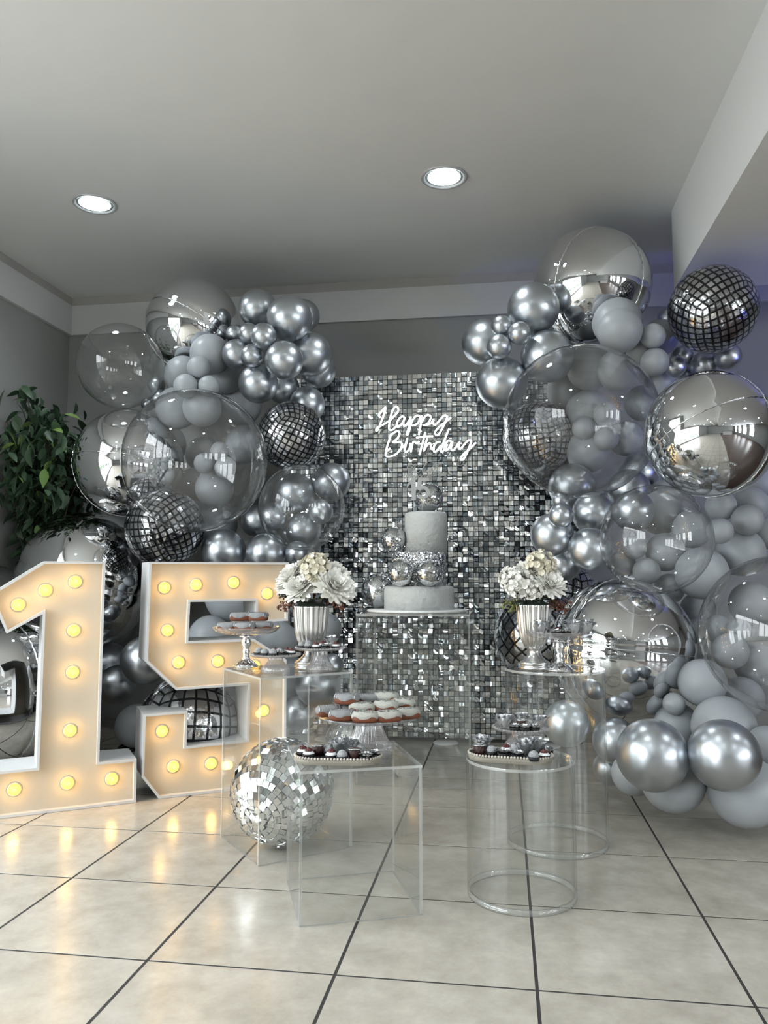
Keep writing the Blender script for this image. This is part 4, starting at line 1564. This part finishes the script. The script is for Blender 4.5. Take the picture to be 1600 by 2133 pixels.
def bead_tray(label, px, z, L, W, ang):
    p = at_z(px[0], px[1], z)
    t = tag(empty('bead_tray', (p.x, p.y, z + 0.0008), (0, 0, ang)), label, 'tray')
    mb = MB()
    lev = [(0.96, 0.0), (1.0, 0.008), (1.0, 0.016), (0.95, 0.016), (0.93, 0.010)]
    S = stadium(1, 1)
    ring = lambda f, zz: [(x, y, zz) for x, y in stadium(L * 1 - (1 - f) * W, W * f)]
    rows = [ring(f, zz) for f, zz in lev]
    n = len(rows[0])
    vs = [v for r_ in rows for v in r_]
    fs = [(i * n + k, i * n + (k + 1) % n, (i + 1) * n + (k + 1) % n, (i + 1) * n + k) for i in range(len(rows) - 1) for k in range(n)]
    fs += [tuple(range(n - 1, -1, -1)), tuple((len(rows) - 1) * n + k for k in range(n))]
    mb.add(vs, fs)
    mb.build('tray_dish', M_TRAY, t)
    mb = MB()
    mb.add([(x, y, 0.0118) for x, y in stadium(L - 0.022, W - 0.022)], [tuple(range(n))])
    mb.build('black_lining', M_CUP, t)
    per = stadium(L - 0.004, W - 0.004, 40)
    ds = [0]
    for a, b in zip(per, per[1:] + per[:1]):
        ds.append(ds[-1] + math.dist(a, b))
    nb = int(ds[-1] / 0.0098)
    bead = MB()
    bead.ball((0, 0, 0), 0.0046, 8, 6)
    bme = bead.mesh('pearl', M_PEARL)
    for k in range(nb):
        s = ds[-1] * k / nb
        i = max(j for j in range(len(ds)) if ds[j] <= s)
        a, b = per[i % len(per)], per[(i + 1) % len(per)]
        f = (s - ds[i]) / max(1e-9, ds[i + 1] - ds[i])
        inst('pearl', bme, t, (a[0] + (b[0] - a[0]) * f, a[1] + (b[1] - a[1]) * f, 0.0185))
    return p


TZ = 0.0128
TR_L = bead_tray('bead-edged long tray of sweets on the low acrylic box', (704, 1585), HF, 0.272, 0.135, 0.07)
TR_R = bead_tray('bead-edged long tray of sweets on the low acrylic cylinder', (1063, 1582), HFC, 0.268, 0.130, -0.10)

# ------------------------------------------------------------------ sweets
def cup_mesh(r, h):
    mb = MB()
    mb.lathe([(0.0005, 0), (r * .85, 0, .2), (r, h, 1), (r * .97, h, 1), (r * .78, 0.0015, .2), (0.0005, 0.0015)], 48, flute=(16, 0.08))
    return mb.mesh('paper_cup', M_CUP)


CUP_S, CUP_T = cup_mesh(0.0172, 0.011), cup_mesh(0.0165, 0.024)
q = MB(); q.ball((0, 0, 0.0125), 0.0138, 18, 12, 0, (1, 1, 0.95)); TRUFF = q.mesh('sugared_ball', M_SUGAR)
q = MB(); q.lathe([(0.0005, 0.003), (0.012, 0.003), (0.0155, 0.007), (0.0155, 0.011), (0.011, 0.0165), (0.0005, 0.0175)], 24); DOME = q.mesh('white_base', M_FONDANT)
q = MB()
rr = random.Random(2)
for k in range(9):
    a = 6.28 * k / 8
    rad = 0.006 if k < 8 else 0
    q.ball((rad * math.cos(a), rad * math.sin(a), 0.019 + (0.003 if k == 8 else 0)), 0.0048, 8, 6, 0, (1, 1, 0.9))
q.tube([(0, 0, 0.024), (0.001, 0, 0.029)], 0.0012, 5, rf=lambda t: 1 - 0.8 * t)
BERRY = q.mesh('dark_topping', M_CHERRY)
q = MB(); q.lathe([(0.0005, 0.002), (0.013, 0.002), (0.0155, 0.012), (0.015, 0.024), (0.012, 0.026), (0.0005, 0.0265)], 28); CHOC = q.mesh('chocolate_body', M_CHOC)
q = MB(); q.lathe([(0.0005, 0.030), (0.010, 0.0295), (0.017, 0.0275), (0.0195, 0.0262), (0.017, 0.0255), (0.0005, 0.0255)], 24); LID = q.mesh('silver_lid', M_FOIL)


def crumpled(r, h, petals, layers, seed, curl=0.10):
    """cup of wavy overlapping petals"""
    mb = MB()
    rn = random.Random(seed)
    for L in range(layers):
        rl = r * (1 - 0.26 * L)
        for k in range(petals):
            a0 = 2 * PI * (k + 0.5 * L) / petals + rn.uniform(-.1, .1)
            wid = 2 * PI / petals * 0.75
            hh = h * (1 + 0.12 * L) * rn.uniform(0.85, 1.1)
            vs = []
            for j in range(5):
                v = j / 4
                for i in range(6):
                    u = i / 5 - 0.5
                    rad = rl * (0.35 + 0.65 * v ** 0.7) * (1 + 0.10 * math.cos(u * 6.0)) + (curl * r if j == 4 else 0) * math.cos(u * 9 + k)
                    a = a0 + u * 2 * wid * (0.4 + 0.6 * v)
                    vs.append((rad * math.cos(a), rad * math.sin(a), hh * v * (1 - 0.55 * u * u * v) + rn.uniform(-.02, .02) * h))
            fs = [(j * 6 + i, j * 6 + i + 1, (j + 1) * 6 + i + 1, (j + 1) * 6 + i) for j in range(4) for i in range(5)]
            mb.add(vs, fs, 0, True)
    return mb


ROSE = [crumpled(0.026, 0.036, 5, 3, s, 0.30).mesh('paper_petals', M_PAPER) for s in (4, 9)]
ROSET = [crumpled(0.0175, 0.014, 6, 3, s).mesh('foil_ruffle', M_FOIL) for s in (1, 7)]
sweet_n = {}


def sweet(kind, p, label, group, rot=None, s=1.0):
    rot = random.uniform(0, 6.28) if rot is None else rot
    names = {'t': ('truffle', 'sweet'), 'c': ('cherry_sweet', 'sweet'), 'h': ('chocolate_cup', 'sweet'), 'f': ('foil_rosette', 'sweet'), 'r': ('paper_rose', 'paper cup')}
    nm, cat = names[kind]
    t = tag(empty(nm, tuple(p), (0, 0, rot)), label, cat, group)
    t.scale = (s * 1.18,) * 3
    if kind == 't':
        inst('paper_cup', CUP_S, t); inst('sugared_ball', TRUFF, t)
    elif kind == 'c':
        inst('paper_cup', CUP_S, t); inst('white_base', DOME, t); inst('dark_topping', BERRY, t)
    elif kind == 'h':
        inst('chocolate_body', CHOC, t); inst('silver_lid', LID, t)
    elif kind == 'f':
        inst('paper_cup', CUP_S, t); inst('foil_ruffle', random.choice(ROSET), t, (0, 0, 0.004))
    else:
        inst('paper_petals', random.choice(ROSE), t)
        inst('sugared_ball', TRUFF, t, (0, 0, 0.006))


# left tray: pixel positions of each sweet's base, on the tray
ZT = HF + TZ
for kind, x, y, lab in (
        ('c', 643, 1579, 'white sweet with dark cherry top, nearest the left end of the left tray'),
        ('c', 631, 1574, 'cherry-topped white sweet at the rear left end of the left tray'),
        ('h', 662, 1574, 'tall chocolate cup with silver top among cherry sweets, left tray'),
        ('c', 690, 1581, 'cherry-topped white sweet at the middle of the left tray'),
        ('t', 684, 1573, 'grey sugared truffle behind the middle cherry sweet, left tray'),
        ('r', 706, 1571, 'silver paper rose standing at the back of the left tray'),
        ('t', 713, 1584, 'grey sugared truffle at the front of the left tray'),
        ('h', 739, 1582, 'chocolate cup with silver lid right of the truffle, left tray'),
        ('f', 763, 1585, 'crumpled silver foil rosette near the right end, left tray'),
        ('f', 779, 1580, 'crumpled silver foil rosette at the right end of the left tray'),
        ('r', 727, 1571, 'second silver paper rose behind the chocolate cup, left tray'),
        ('t', 751, 1574, 'dark grey truffle at the rear right of the left tray')):
    sweet(kind, at_z(x, y - 1, ZT), lab, 'sweets on the left tray')
ZT = HFC + TZ
for kind, x, y, lab in (
        ('h', 999, 1573, 'dark chocolate cup at the left end of the right tray'),
        ('r', 1004, 1566, 'silver paper rose at the left end of the right tray'),
        ('t', 1024, 1574, 'grey sugared truffle next to the chocolate cup, right tray'),
        ('f', 1050, 1578, 'silver foil rosette in front of a cherry sweet, right tray'),
        ('c', 1054, 1570, 'cherry-topped white sweet raised at the middle of the right tray'),
        ('f', 1078, 1581, 'silver foil rosette in the middle front of the right tray'),
        ('t', 1074, 1571, 'grey truffle behind the middle foil rosette, right tray'),
        ('t', 1112, 1585, 'grey sugared truffle at the front right of the right tray'),
        ('c', 1134, 1582, 'cherry-topped white sweet at the right end of the right tray'),
        ('r', 1096, 1572, 'silver paper rose at the back of the right tray'),
        ('r', 1118, 1571, 'silver paper rose near the right end of the right tray'),
        ('f', 1140, 1573, 'silver foil rosette behind the last cherry sweet, right tray')):
    sweet(kind, at_z(x, y - 1, ZT), lab, 'sweets on the right tray')
for (c, R), rows, grp, nm in (
        (ST_A, (('t', -.62, -.38, 'grey sugared truffle at the left edge of the small corner stand'), ('t', -.30, -.58, 'second grey truffle from the left on the small corner stand'), ('t', .06, -.62, 'grey truffle at the front middle of the small corner stand'), ('f', .40, -.5, 'foil rosette beside the truffles on the small corner stand'), ('c', .70, -.2, 'cherry-topped white sweet at the right of the small corner stand'), ('t', -.70, 0, 'grey truffle at the rear left of the small corner stand'), ('c', -.05, .1, 'cherry-topped sweet behind the truffles on the small corner stand'), ('c', .45, .2, 'cherry-topped sweet at the rear right of the small corner stand'), ('t', .2, -.15, 'grey truffle in the middle of the small corner stand')), 'sweets on the small corner stand', 'a'),
        (ST_B, (('t', -.70, -.3, 'grey truffle at the left edge of the stand before the urn'), ('t', -.40, -.45, 'second grey truffle on the small stand before the urn'), ('t', -.55, .2, 'grey truffle at the rear of the small stand before the urn'), ('c', -.05, -.55, 'cherry-topped sweet at the front of the stand before the urn'), ('f', .33, -.55, 'foil rosette at the front of the stand before the urn'), ('c', .70, -.3, 'cherry-topped sweet at the right edge of the stand before the urn'), ('r', .35, .30, 'silver paper rose on the small stand before the urn'), ('c', .1, 0, 'cherry-topped sweet in the middle of the stand before the urn')), 'sweets on the small stand before the urn', 'b'),
        (ST_C, (('f', -.25, -.6, 'left foil rosette at the front of the stand on the low cylinder'), ('f', .1, -.65, 'middle foil rosette at the front of the stand on the low cylinder'), ('f', .45, -.55, 'right foil rosette at the front of the stand on the low cylinder'), ('r', -.60, .0, 'silver paper rose at the left of the stand on the low cylinder'), ('r', .62, .0, 'silver paper rose at the right of the stand on the low cylinder'), ('h', 0, -.1, 'chocolate cup between paper roses on the low cylinder stand'), ('r', .0, .5, 'silver paper rose at the back of the stand on the low cylinder'), ('t', -.2, .15, 'grey truffle amid the paper roses on the low cylinder stand')), 'sweets on the stand of the low cylinder', 'c'),
        (ST_R, (('r', -.55, -.1, 'silver paper rose at the left of the plate on the tall cylinder'), ('f', -.12, -.5, 'foil rosette at the front of the plate on the tall cylinder'), ('c', -.05, 0.05, 'cherry-topped sweet in the middle of the plate on the tall cylinder'), ('f', .18, -.3, 'foil rosette right of the cherry sweet on the tall cylinder plate'), ('r', .38, -.2, 'silver paper rose on the plate above the chrome stem, tall cylinder'), ('r', .75, 0.05, 'silver paper rose at the right of the plate on the tall cylinder'), ('r', .4, .45, 'silver paper rose at the back of the plate on the tall cylinder')), 'sweets on the plate of the tall cylinder', 'd')):
    for kind, ux, uy, lab in rows:
        sc_ = 0.93 if kind != 'r' else (0.9 if nm != 'd' else 1.1)
        sweet(kind, c + Vector((ux * R, uy * R * 0.95, 0.0005)), lab, grp, s=sc_)


def bun(kind, p, ang, label, grp, L=0.085, W=0.052, H=0.034, tilt=(0, 0)):
    """iced eclair or doughnut: dough below, glaze dripping over the top"""
    t = tag(empty('eclair' if kind == 'e' else 'doughnut', tuple(p), (tilt[0], tilt[1], ang)), label, 'pastry', grp)
    rn = random.Random(hash(label) % 1000 if False else len(label) * 7 + int(abs(p[0]) * 1000))
    n = 28

    def ring(f, z, wob=0):
        out = []
        for k in range(n):
            a = 2 * PI * k / n
            ex = 2.6
            c, s = math.cos(a), math.sin(a)
            x = math.copysign(abs(c) ** (2 / ex), c) * L / 2 * f
            y = math.copysign(abs(s) ** (2 / ex), s) * W / 2 * f
            out.append((x, y, z + (wob * math.sin(5 * a + rn.uniform(0, 1)) if wob else 0)))
        return out
    mb = MB()
    rows = [ring(.86, 0), ring(.97, H * .14), ring(1.0, H * .35), ring(.97, H * .56)]
    vs = [v for r_ in rows for v in r_]
    fs = [(i * n + k, i * n + (k + 1) % n, (i + 1) * n + (k + 1) % n, (i + 1) * n + k) for i in range(3) for k in range(n)] + [tuple(range(n - 1, -1, -1))]
    mb.add(vs, fs, 0, True)
    mb.build('dough', M_DOUGH, t)
    mb = MB()
    rows = [ring(1.02, H * .46, H * .12), ring(1.04, H * .64, H * .06), ring(.93, H * .88, H * .05), ring(.66, H * 1.0), ring(.3, H * 1.02)]
    vs = [v for r_ in rows for v in r_]
    fs = [(i * n + k, i * n + (k + 1) % n, (i + 1) * n + (k + 1) % n, (i + 1) * n + k) for i in range(4) for k in range(n)] + [tuple(4 * n + k for k in range(n))]
    mb.add(vs, fs, 0, True)
    mb.build('glaze', M_GLAZE if kind == 'e' else M_WGLAZE, t)
    if kind == 'd':
        mb = MB()
        for k in range(40):
            x, y = rn.uniform(-.36, .36) * L, rn.uniform(-.36, .36) * W
            mb.M = Matrix.Translation((x, y, H * 1.005)) @ Euler((rn.uniform(-.4, .4), rn.uniform(-.4, .4), rn.uniform(0, 3))).to_matrix().to_4x4()
            mb.box((-.0028, -.0010, -.001), (.0028, .0010, .0014))
        c = mb.build('crumbs', M_CRUMB, t)
        c['kind'] = 'stuff'
    else:
        mb = MB()
        for k in range(9):
            x = L * (-0.40 + 0.1 * k)
            mb.tube([(x + 0.006 * (u - .5), W * .46 * (2 * u - 1), H * (1.03 - 0.42 * (2 * u - 1) ** 4)) for u in [i / 8 for i in range(9)]], 0.0011, 5)
        mb.build('glaze_drizzle', M_PAPER, t)


c, R = ST_L
for x, y, z, a, lab in ((-.42, -.42, 0, .15, 'eclair at the left front of the chrome-stem plate'), (.12, -.5, 0, -.1, 'eclair at the middle front of the chrome-stem plate'), (.52, -.05, 0, .1, 'eclair at the right of the chrome-stem plate'),
                        (-.18, -.02, .036, .25, 'eclair on top at the left of the chrome-stem plate'), (.36, .0, .037, -.1, 'eclair on top at the right of the chrome-stem plate'), (-.3, .35, 0, .0, 'eclair at the back of the chrome-stem plate')):
    bun('e', c + Vector((x * R, y * R, z + 0.0008)), a, lab, 'eclairs on the chrome-stem plate', 0.086, 0.052, 0.033)
c, R = ST_F
for k, x, y, z, a, lab in (
        ('e', -.78, -.15, 0, .5, 'grey glazed eclair at the left edge of the large cake stand'), ('e', -.42, -.58, 0, .05, 'grey glazed eclair at the front left of the large cake stand'),
        ('d', .05, -.68, 0, .05, 'crumb-topped doughnut at the front middle of the large cake stand'), ('d', .48, -.56, 0, .25, 'crumb-topped doughnut at the front right of the large cake stand'),
        ('d', .80, -.2, 0, .6, 'crumb-topped doughnut at the right edge of the large cake stand'), ('d', -.1, -.18, .014, .1, 'crumb-topped doughnut just behind the front row, large cake stand'),
        ('d', .36, -.1, .020, -.1, 'crumb-topped doughnut at the centre right of the large cake stand'), ('e', -.38, .05, 0.0, .2, 'grey eclair lying under the topmost one, large cake stand'),
        ('e', -.42, -.1, .040, -.1, 'grey eclair stacked topmost on the large cake stand'), ('e', -.05, .30, .030, .3, 'drizzled eclair at the back of the large cake stand'),
        ('d', .3, .36, .036, 0, 'crumb-topped doughnut at the back of the large cake stand'), ('d', .66, .22, .020, -.3, 'crumb-topped doughnut at the rear right of the large cake stand')):
    bun(k, c + Vector((x * R, y * R, z + 0.0008)), a, lab, 'pastries on the large cake stand', 0.086, 0.054, 0.034)

# ------------------------------------------------------------------ urns with flowers
def urn(label, foot_px, z, rim_y, rim_r_px, foot_r_px):
    p = at_z(foot_px[0], foot_px[1], z)
    k = depth(p) / FPX
    H = height_at(foot_px[0], rim_y, p.x, p.y) - z
    R, f = rim_r_px * k, foot_r_px * k
    t = tag(empty('silver_urn', (p.x, p.y, z + 0.001)), label, 'vase')
    mb = MB()
    z0 = 0.30 * H
    pr = [(f * .40, z0, .3), (f * .55, z0 + .02 * H, .6), (R * .58, z0 + .07 * H, .9), (R * .74, z0 + .15 * H, 1), (R * .84, z0 + .26 * H, 1), (R * .90, z0 + .40 * H, 1), (R * .94, z0 + .55 * H, 1), (R * .98, .97 * H, 1), (R, H, .6)]
    pr += [(R * .96, H, .6), (R * .92, .9 * H, .6), (R * .8, z0 + .3 * H, .6), (R * .4, z0 + .1 * H, .3), (0.0005, z0 + .09 * H)]
    mb.lathe(pr, 160, flute=(20, 0.075))
    mb.build('fluted_bowl', M_SILVER, t)
    mb = MB()
    mb.lathe([(0.0005, 0), (f * .98, 0), (f, .02 * H), (f, .045 * H), (f * .90, .055 * H), (f * .93, .07 * H), (f * .98, .09 * H), (f * .95, .115 * H), (f * .78, .13 * H), (f * .72, .15 * H), (f * .66, .16 * H), (f * .50, .20 * H), (f * .38, .26 * H), (f * .36, .285 * H), (f * .42, .305 * H)], 48)
    mb.build('foot', M_SILVER, t)
    return Vector((p.x, p.y, z + H)), R


def petal_geo(L, W, curl, tip=0.6):
    vs = []
    for j in range(4):
        v = j / 3
        w = W * (0.35 + 0.9 * math.sin(PI * min(v * 0.62 + 0.12, 1))) * (1 if j < 3 else tip * 0.4)
        z = curl * L * v * v
        vs += [(-w / 2, L * v, z + 0.12 * W), (0, L * v * (1.03 if j == 3 else 1), z), (w / 2, L * v, z + 0.12 * W)]
    fs = []
    for j in range(3):
        for i in range(2):
            fs.append((j * 3 + i, j * 3 + i + 1, (j + 1) * 3 + i + 1, (j + 1) * 3 + i))
    return vs, fs


def mum(mb, c, nrm, R, rn):
    Q = Vector(nrm).to_track_quat('Z', 'Y').to_matrix().to_4x4()
    for ring_i in range(7):
        el = math.radians(-6 + 15 * ring_i)
        n = 26 - 2 * ring_i
        L = R * (1.0 - 0.115 * ring_i)
        for k in range(max(5, n)):
            a = 2 * PI * (k + 0.5 * (ring_i % 2)) / max(5, n) + rn.uniform(-.12, .12)
            vs, fs = petal_geo(L * rn.uniform(.86, 1.06), R * 0.24, rn.uniform(.12, .32), 1.5)
            M = Matrix.Translation(c) @ Q @ Matrix.Rotation(a, 4, 'Z') @ Matrix.Rotation(el + rn.uniform(-.1, .1), 4, 'X')
            mb.M = M
            mb.add(vs, fs, 0, True)
    mb.M = Matrix()


def hydrangea(mb, c, nrm, R, rn, n=64):
    nrm = Vector(nrm).normalized()
    for k in range(n):
        d = Vector((rn.gauss(0, 1), rn.gauss(0, 1), rn.gauss(0, 1))).normalized()
        if d.dot(nrm) < -0.15:
            d = -d
        base = Vector(c) + d * R * rn.uniform(.72, 1.0)
        Q = d.to_track_quat('Z', 'Y').to_matrix().to_4x4()
        for q_ in range(4):
            vs, fs = petal_geo(R * .27, R * .27, .5, 1.6)
            mb.M = Matrix.Translation(base) @ Q @ Matrix.Rotation(q_ * PI / 2 + rn.uniform(-.2, .2) + k, 4, 'Z') @ Matrix.Rotation(.25, 4, 'X')
            mb.add(vs, fs, 0, True)
    mb.M = Matrix()
    mb.ball(c, R * .6, 14, 10)


def leaf_geo(L, W, fold=0.25, droop=0.25):
    vs, fs = [], []
    prof = [(0, .08), (.2, .75), (.45, 1), (.7, .72), (.88, .32), (1, .02)]
    for v, w in prof:
        z = -droop * L * v * v
        vs += [(-w * W / 2, L * v, z + fold * W * w * .5), (0, L * v, z), (w * W / 2, L * v, z + fold * W * w * .5)]
    for j in range(len(prof) - 1):
        for i in range(2):
            fs.append((j * 3 + i, j * 3 + i + 1, (j + 1) * 3 + i + 1, (j + 1) * 3 + i))
    return vs, fs


def bouquet(label, top, R, heads, sprigs, k, seed):
    """heads: (kind, px, py, r_px, dy); built round the rim centre"""
    rn = random.Random(seed)
    t = tag(empty('flower_arrangement', tuple(top)), label, 'flowers')
    Y0 = top.y
    for kind, x, y, r, dy in heads:
        p = at_y(x, y, Y0 + dy)
        nrm = (p - (top + Vector((0, 0, -0.02)))).normalized() + Vector((0, -0.65, 0.1))
        mb = MB()
        c = p - top
        if kind == 'm':
            mum(mb, c - nrm.normalized() * 0.012, nrm, r * k * 0.98, rn)
            mb.build('chrysanthemum_head', M_PETAL, t)
        else:
            hydrangea(mb, c, nrm, r * k, rn)
            mb.build('hydrangea_head', M_CREAM if kind == 'h' else M_PETAL, t)
        st = MB()
        st.tube([(c.x * .3, c.y * .3, -0.05), tuple(c * 0.6), tuple(c - nrm.normalized() * .01)], 0.003, 6)
        st.build('stem', M_DKLEAF, t)
    mb = MB()
    mb.ball((0, 0, -0.012), R * .86, 20, 12, 0, (1, 1, .55))
    mb.build('moss_ball', M_DKLEAF, t)
    for i in range(22):
        a = 2 * PI * i / 22 + rn.uniform(-.1, .1)
        vs, fs = leaf_geo(0.058, 0.030)
        mb = MB()
        mb.add(vs, fs, 0, True)
        mb.build('leaf', M_DKLEAF if i % 4 else M_OLIVE, t, (R * .62 * math.cos(a), R * .62 * math.sin(a), 0.012 + rn.uniform(-.008, .02)), (rn.uniform(.0, .5), rn.uniform(-.4, .4), a - PI / 2))
    for x, y, dx, dy, m in sprigs:
        p0, p1 = top + (at_y(x - dx, y - dy, Y0 - .02) - top) * 0.75, at_y(x, y, Y0 - .03)
        mb = MB()
        mid = (p0 + p1) / 2 + Vector((0, -.004, .008))
        path = [p0 - top, mid - top, p1 - top]
        mb.tube(path, 0.0016, 5)
        for q_ in range(26):
            u = rn.random() ** .7
            b = (p0 + (p1 - p0) * u - top) + Vector((rn.gauss(0, .007), rn.gauss(0, .007), rn.gauss(0, .008)))
            mb.ball(b, rn.uniform(.0032, .0056), 6, 4, 0, (1, .8, 1))
        mb.build('sprig', m, t)


UL, URL = urn('silver fluted urn of flowers on the tall acrylic box', (647, 1392), HL, 1262, 39, 34)
bouquet('white chrysanthemum bouquet with russet sprigs in the left urn', UL, URL,
        [('m', 624, 1222, 41, -.05), ('m', 698, 1220, 47, -.05), ('h', 658, 1188, 32, -.02), ('m', 606, 1196, 38, 0.0), ('m', 632, 1180, 32, .04), ('m', 700, 1192, 38, .03), ('m', 662, 1176, 34, .06), ('m', 592, 1218, 30, .03), ('m', 722, 1226, 28, .02)],
        [(579, 1262, -22, 14, M_RED), (584, 1236, -16, -10, M_DKLEAF), (715, 1266, 22, 14, M_RED), (660, 1222, 2, -14, M_RED), (590, 1268, -16, 16, M_RED)], depth(UL) / FPX, 5)
UR, URR = urn('silver fluted urn of flowers on the tall acrylic cylinder', (1114, 1394), HBC, 1259, 38, 32)
bouquet('white bouquet with cream hydrangea in the right urn', UR, URR,
        [('h', 1126, 1180, 31, 0), ('m', 1148, 1216, 37, -.05), ('w', 1082, 1218, 28, -.05), ('w', 1110, 1232, 20, -.06), ('m', 1090, 1190, 34, -.01), ('m', 1105, 1178, 28, .04), ('m', 1150, 1195, 28, .04), ('w', 1066, 1206, 24, .0)],
        [(1046, 1262, -22, 12, M_OLIVE), (1188, 1262, 26, 14, M_RED), (1103, 1276, -2, 18, M_OLIVE), (1090, 1232, -2, 6, M_RED), (1066, 1272, -14, 16, M_OLIVE), (1178, 1272, 20, 14, M_RED)], depth(UR) / FPX, 8)

# ------------------------------------------------------------------ leafy plant in the left corner
def ficus():
    rn = random.Random(17)
    base = Vector((-2.92, 4.84, 0))
    t = tag(empty('ficus_tree', tuple(base)), 'leafy green potted tree in the left corner behind numeral 1', 'plant')
    mb = MB()
    mb.lathe([(0.0005, 0), (.13, 0), (.17, .26), (.18, .28), (.16, .28), (.15, .25), (0.0005, .25)], 32)
    mb.build('pot', M_POT, t)
    mb = MB()
    mb.lathe([(0.0005, .262), (.1525, .258)], 24)
    mb.build('soil', M_SOIL, t)
    mb = MB()
    twigs = []
    tips = [(45, 805), (68, 850), (8, 850), (20, 900), (90, 890), (128, 890), (150, 920), (60, 930), (110, 950), (30, 980), (150, 980), (80, 1000), (10, 1020), (125, 1030), (45, 1050), (160, 1010), (90, 1080), (20, 1110), (60, 1130), (110, 1100), (140, 1060), (10, 940), (100, 1140), (30, 1160), (0, 1080), (-20, 960), (-20, 880), (-30, 1040)]
    mb.tube([(0.0, 0, .25), (.02, 0, .6), (-.02, .02, 1.0), (0.01, 0, 1.3)], .022, 8, rf=lambda u: 1 - .5 * u)
    for k, (x, y) in enumerate(tips):
        e = at_y(x, y, base.y + rn.uniform(-.55, .05)) - base
        e.x = max(e.x, LX + .16 - base.x)
        s = Vector((0, 0, max(.5, min(1.28, e.z - .28 - rn.uniform(0, .15)))))
        m = (s + e) / 2 + Vector((0, 0, .10))
        path = [s, m, e]
        P2 = smooth_path([tuple(v) for v in path], 4)
        mb.tube(P2, .006, 5, rf=lambda u: 1 - .75 * u)
        twigs.append(P2)
    mb.build('trunk', M_BARK, t)
    lg = [leaf_geo(1, .46, .3, d) for d in (.15, .4)]
    lms = []
    for vs, fs in lg:
        q_ = MB()
        q_.add(vs, fs, 0, True)
        lms.append((q_.mesh('leaf', M_LEAF), q_.mesh('leaf', M_YLEAF)))
    cand = []
    for w in twigs:
        for i in range(85):
            u = rn.uniform(.30, 1)
            q0 = u * (len(w) - 1)
            a = Vector(w[int(q0)]).lerp(Vector(w[min(len(w) - 1, int(q0) + 1)]), q0 % 1)
            sp = .10 if u < .9 else .045
            cand.append(a + Vector((rn.gauss(0, sp), rn.gauss(0, sp), rn.gauss(0, sp * .8))))
    near = [(EYE + Vector(d) * tt, k * tt + 0.05) for (kd, x, y, r, la, lb), d, k, tt in zip(BAL, BD, BK, BT) if x < 420]
    cand = [c for c in cand if base.x + c.x > LX + .13 and base.y + c.y < YB - .13 and c.z < 2.25 and (c.z > 1.5 or base.y + c.y > 4.6) and all((base + c - q).length > rr for q, rr in near)]
    order = sorted(cand, key=lambda c: depth(base + c) + rn.uniform(0, .12))
    stf, n = MB(), 0
    for c in order:
        L = rn.uniform(.075, .125)
        rot = Euler((rn.uniform(-1.25, -.1), rn.uniform(-.6, .6), rn.uniform(0, 6.28)))
        young = rn.random() < .13
        v = rn.randint(0, 1)
        if n < 300:
            inst('leaf', lms[v][1 if young else 0], t, c, rot, L)
            n += 1
        else:
            stf.M = Matrix.Translation(c) @ rot.to_matrix().to_4x4() @ Matrix.Scale(L, 4)
            stf.add(lg[v][0], lg[v][1], 0, True)
    o = stf.build('leaves', M_LEAF, t)
    o['kind'] = 'stuff'


ficus()
# cable on the floor in the gap between the numerals
mb = MB()
pts = smooth_path([tuple(at_z(x, y, .006)) for x, y in ((214, 1600), (236, 1566), (262, 1556), (282, 1560), (270, 1566), (246, 1562), (256, 1552), (300, 1556))], 5)
mb.tube(pts, .005, 6)
tag(mb.build('power_cord', M_CORD), 'thin black cord lying on the floor between the numerals', 'cord')
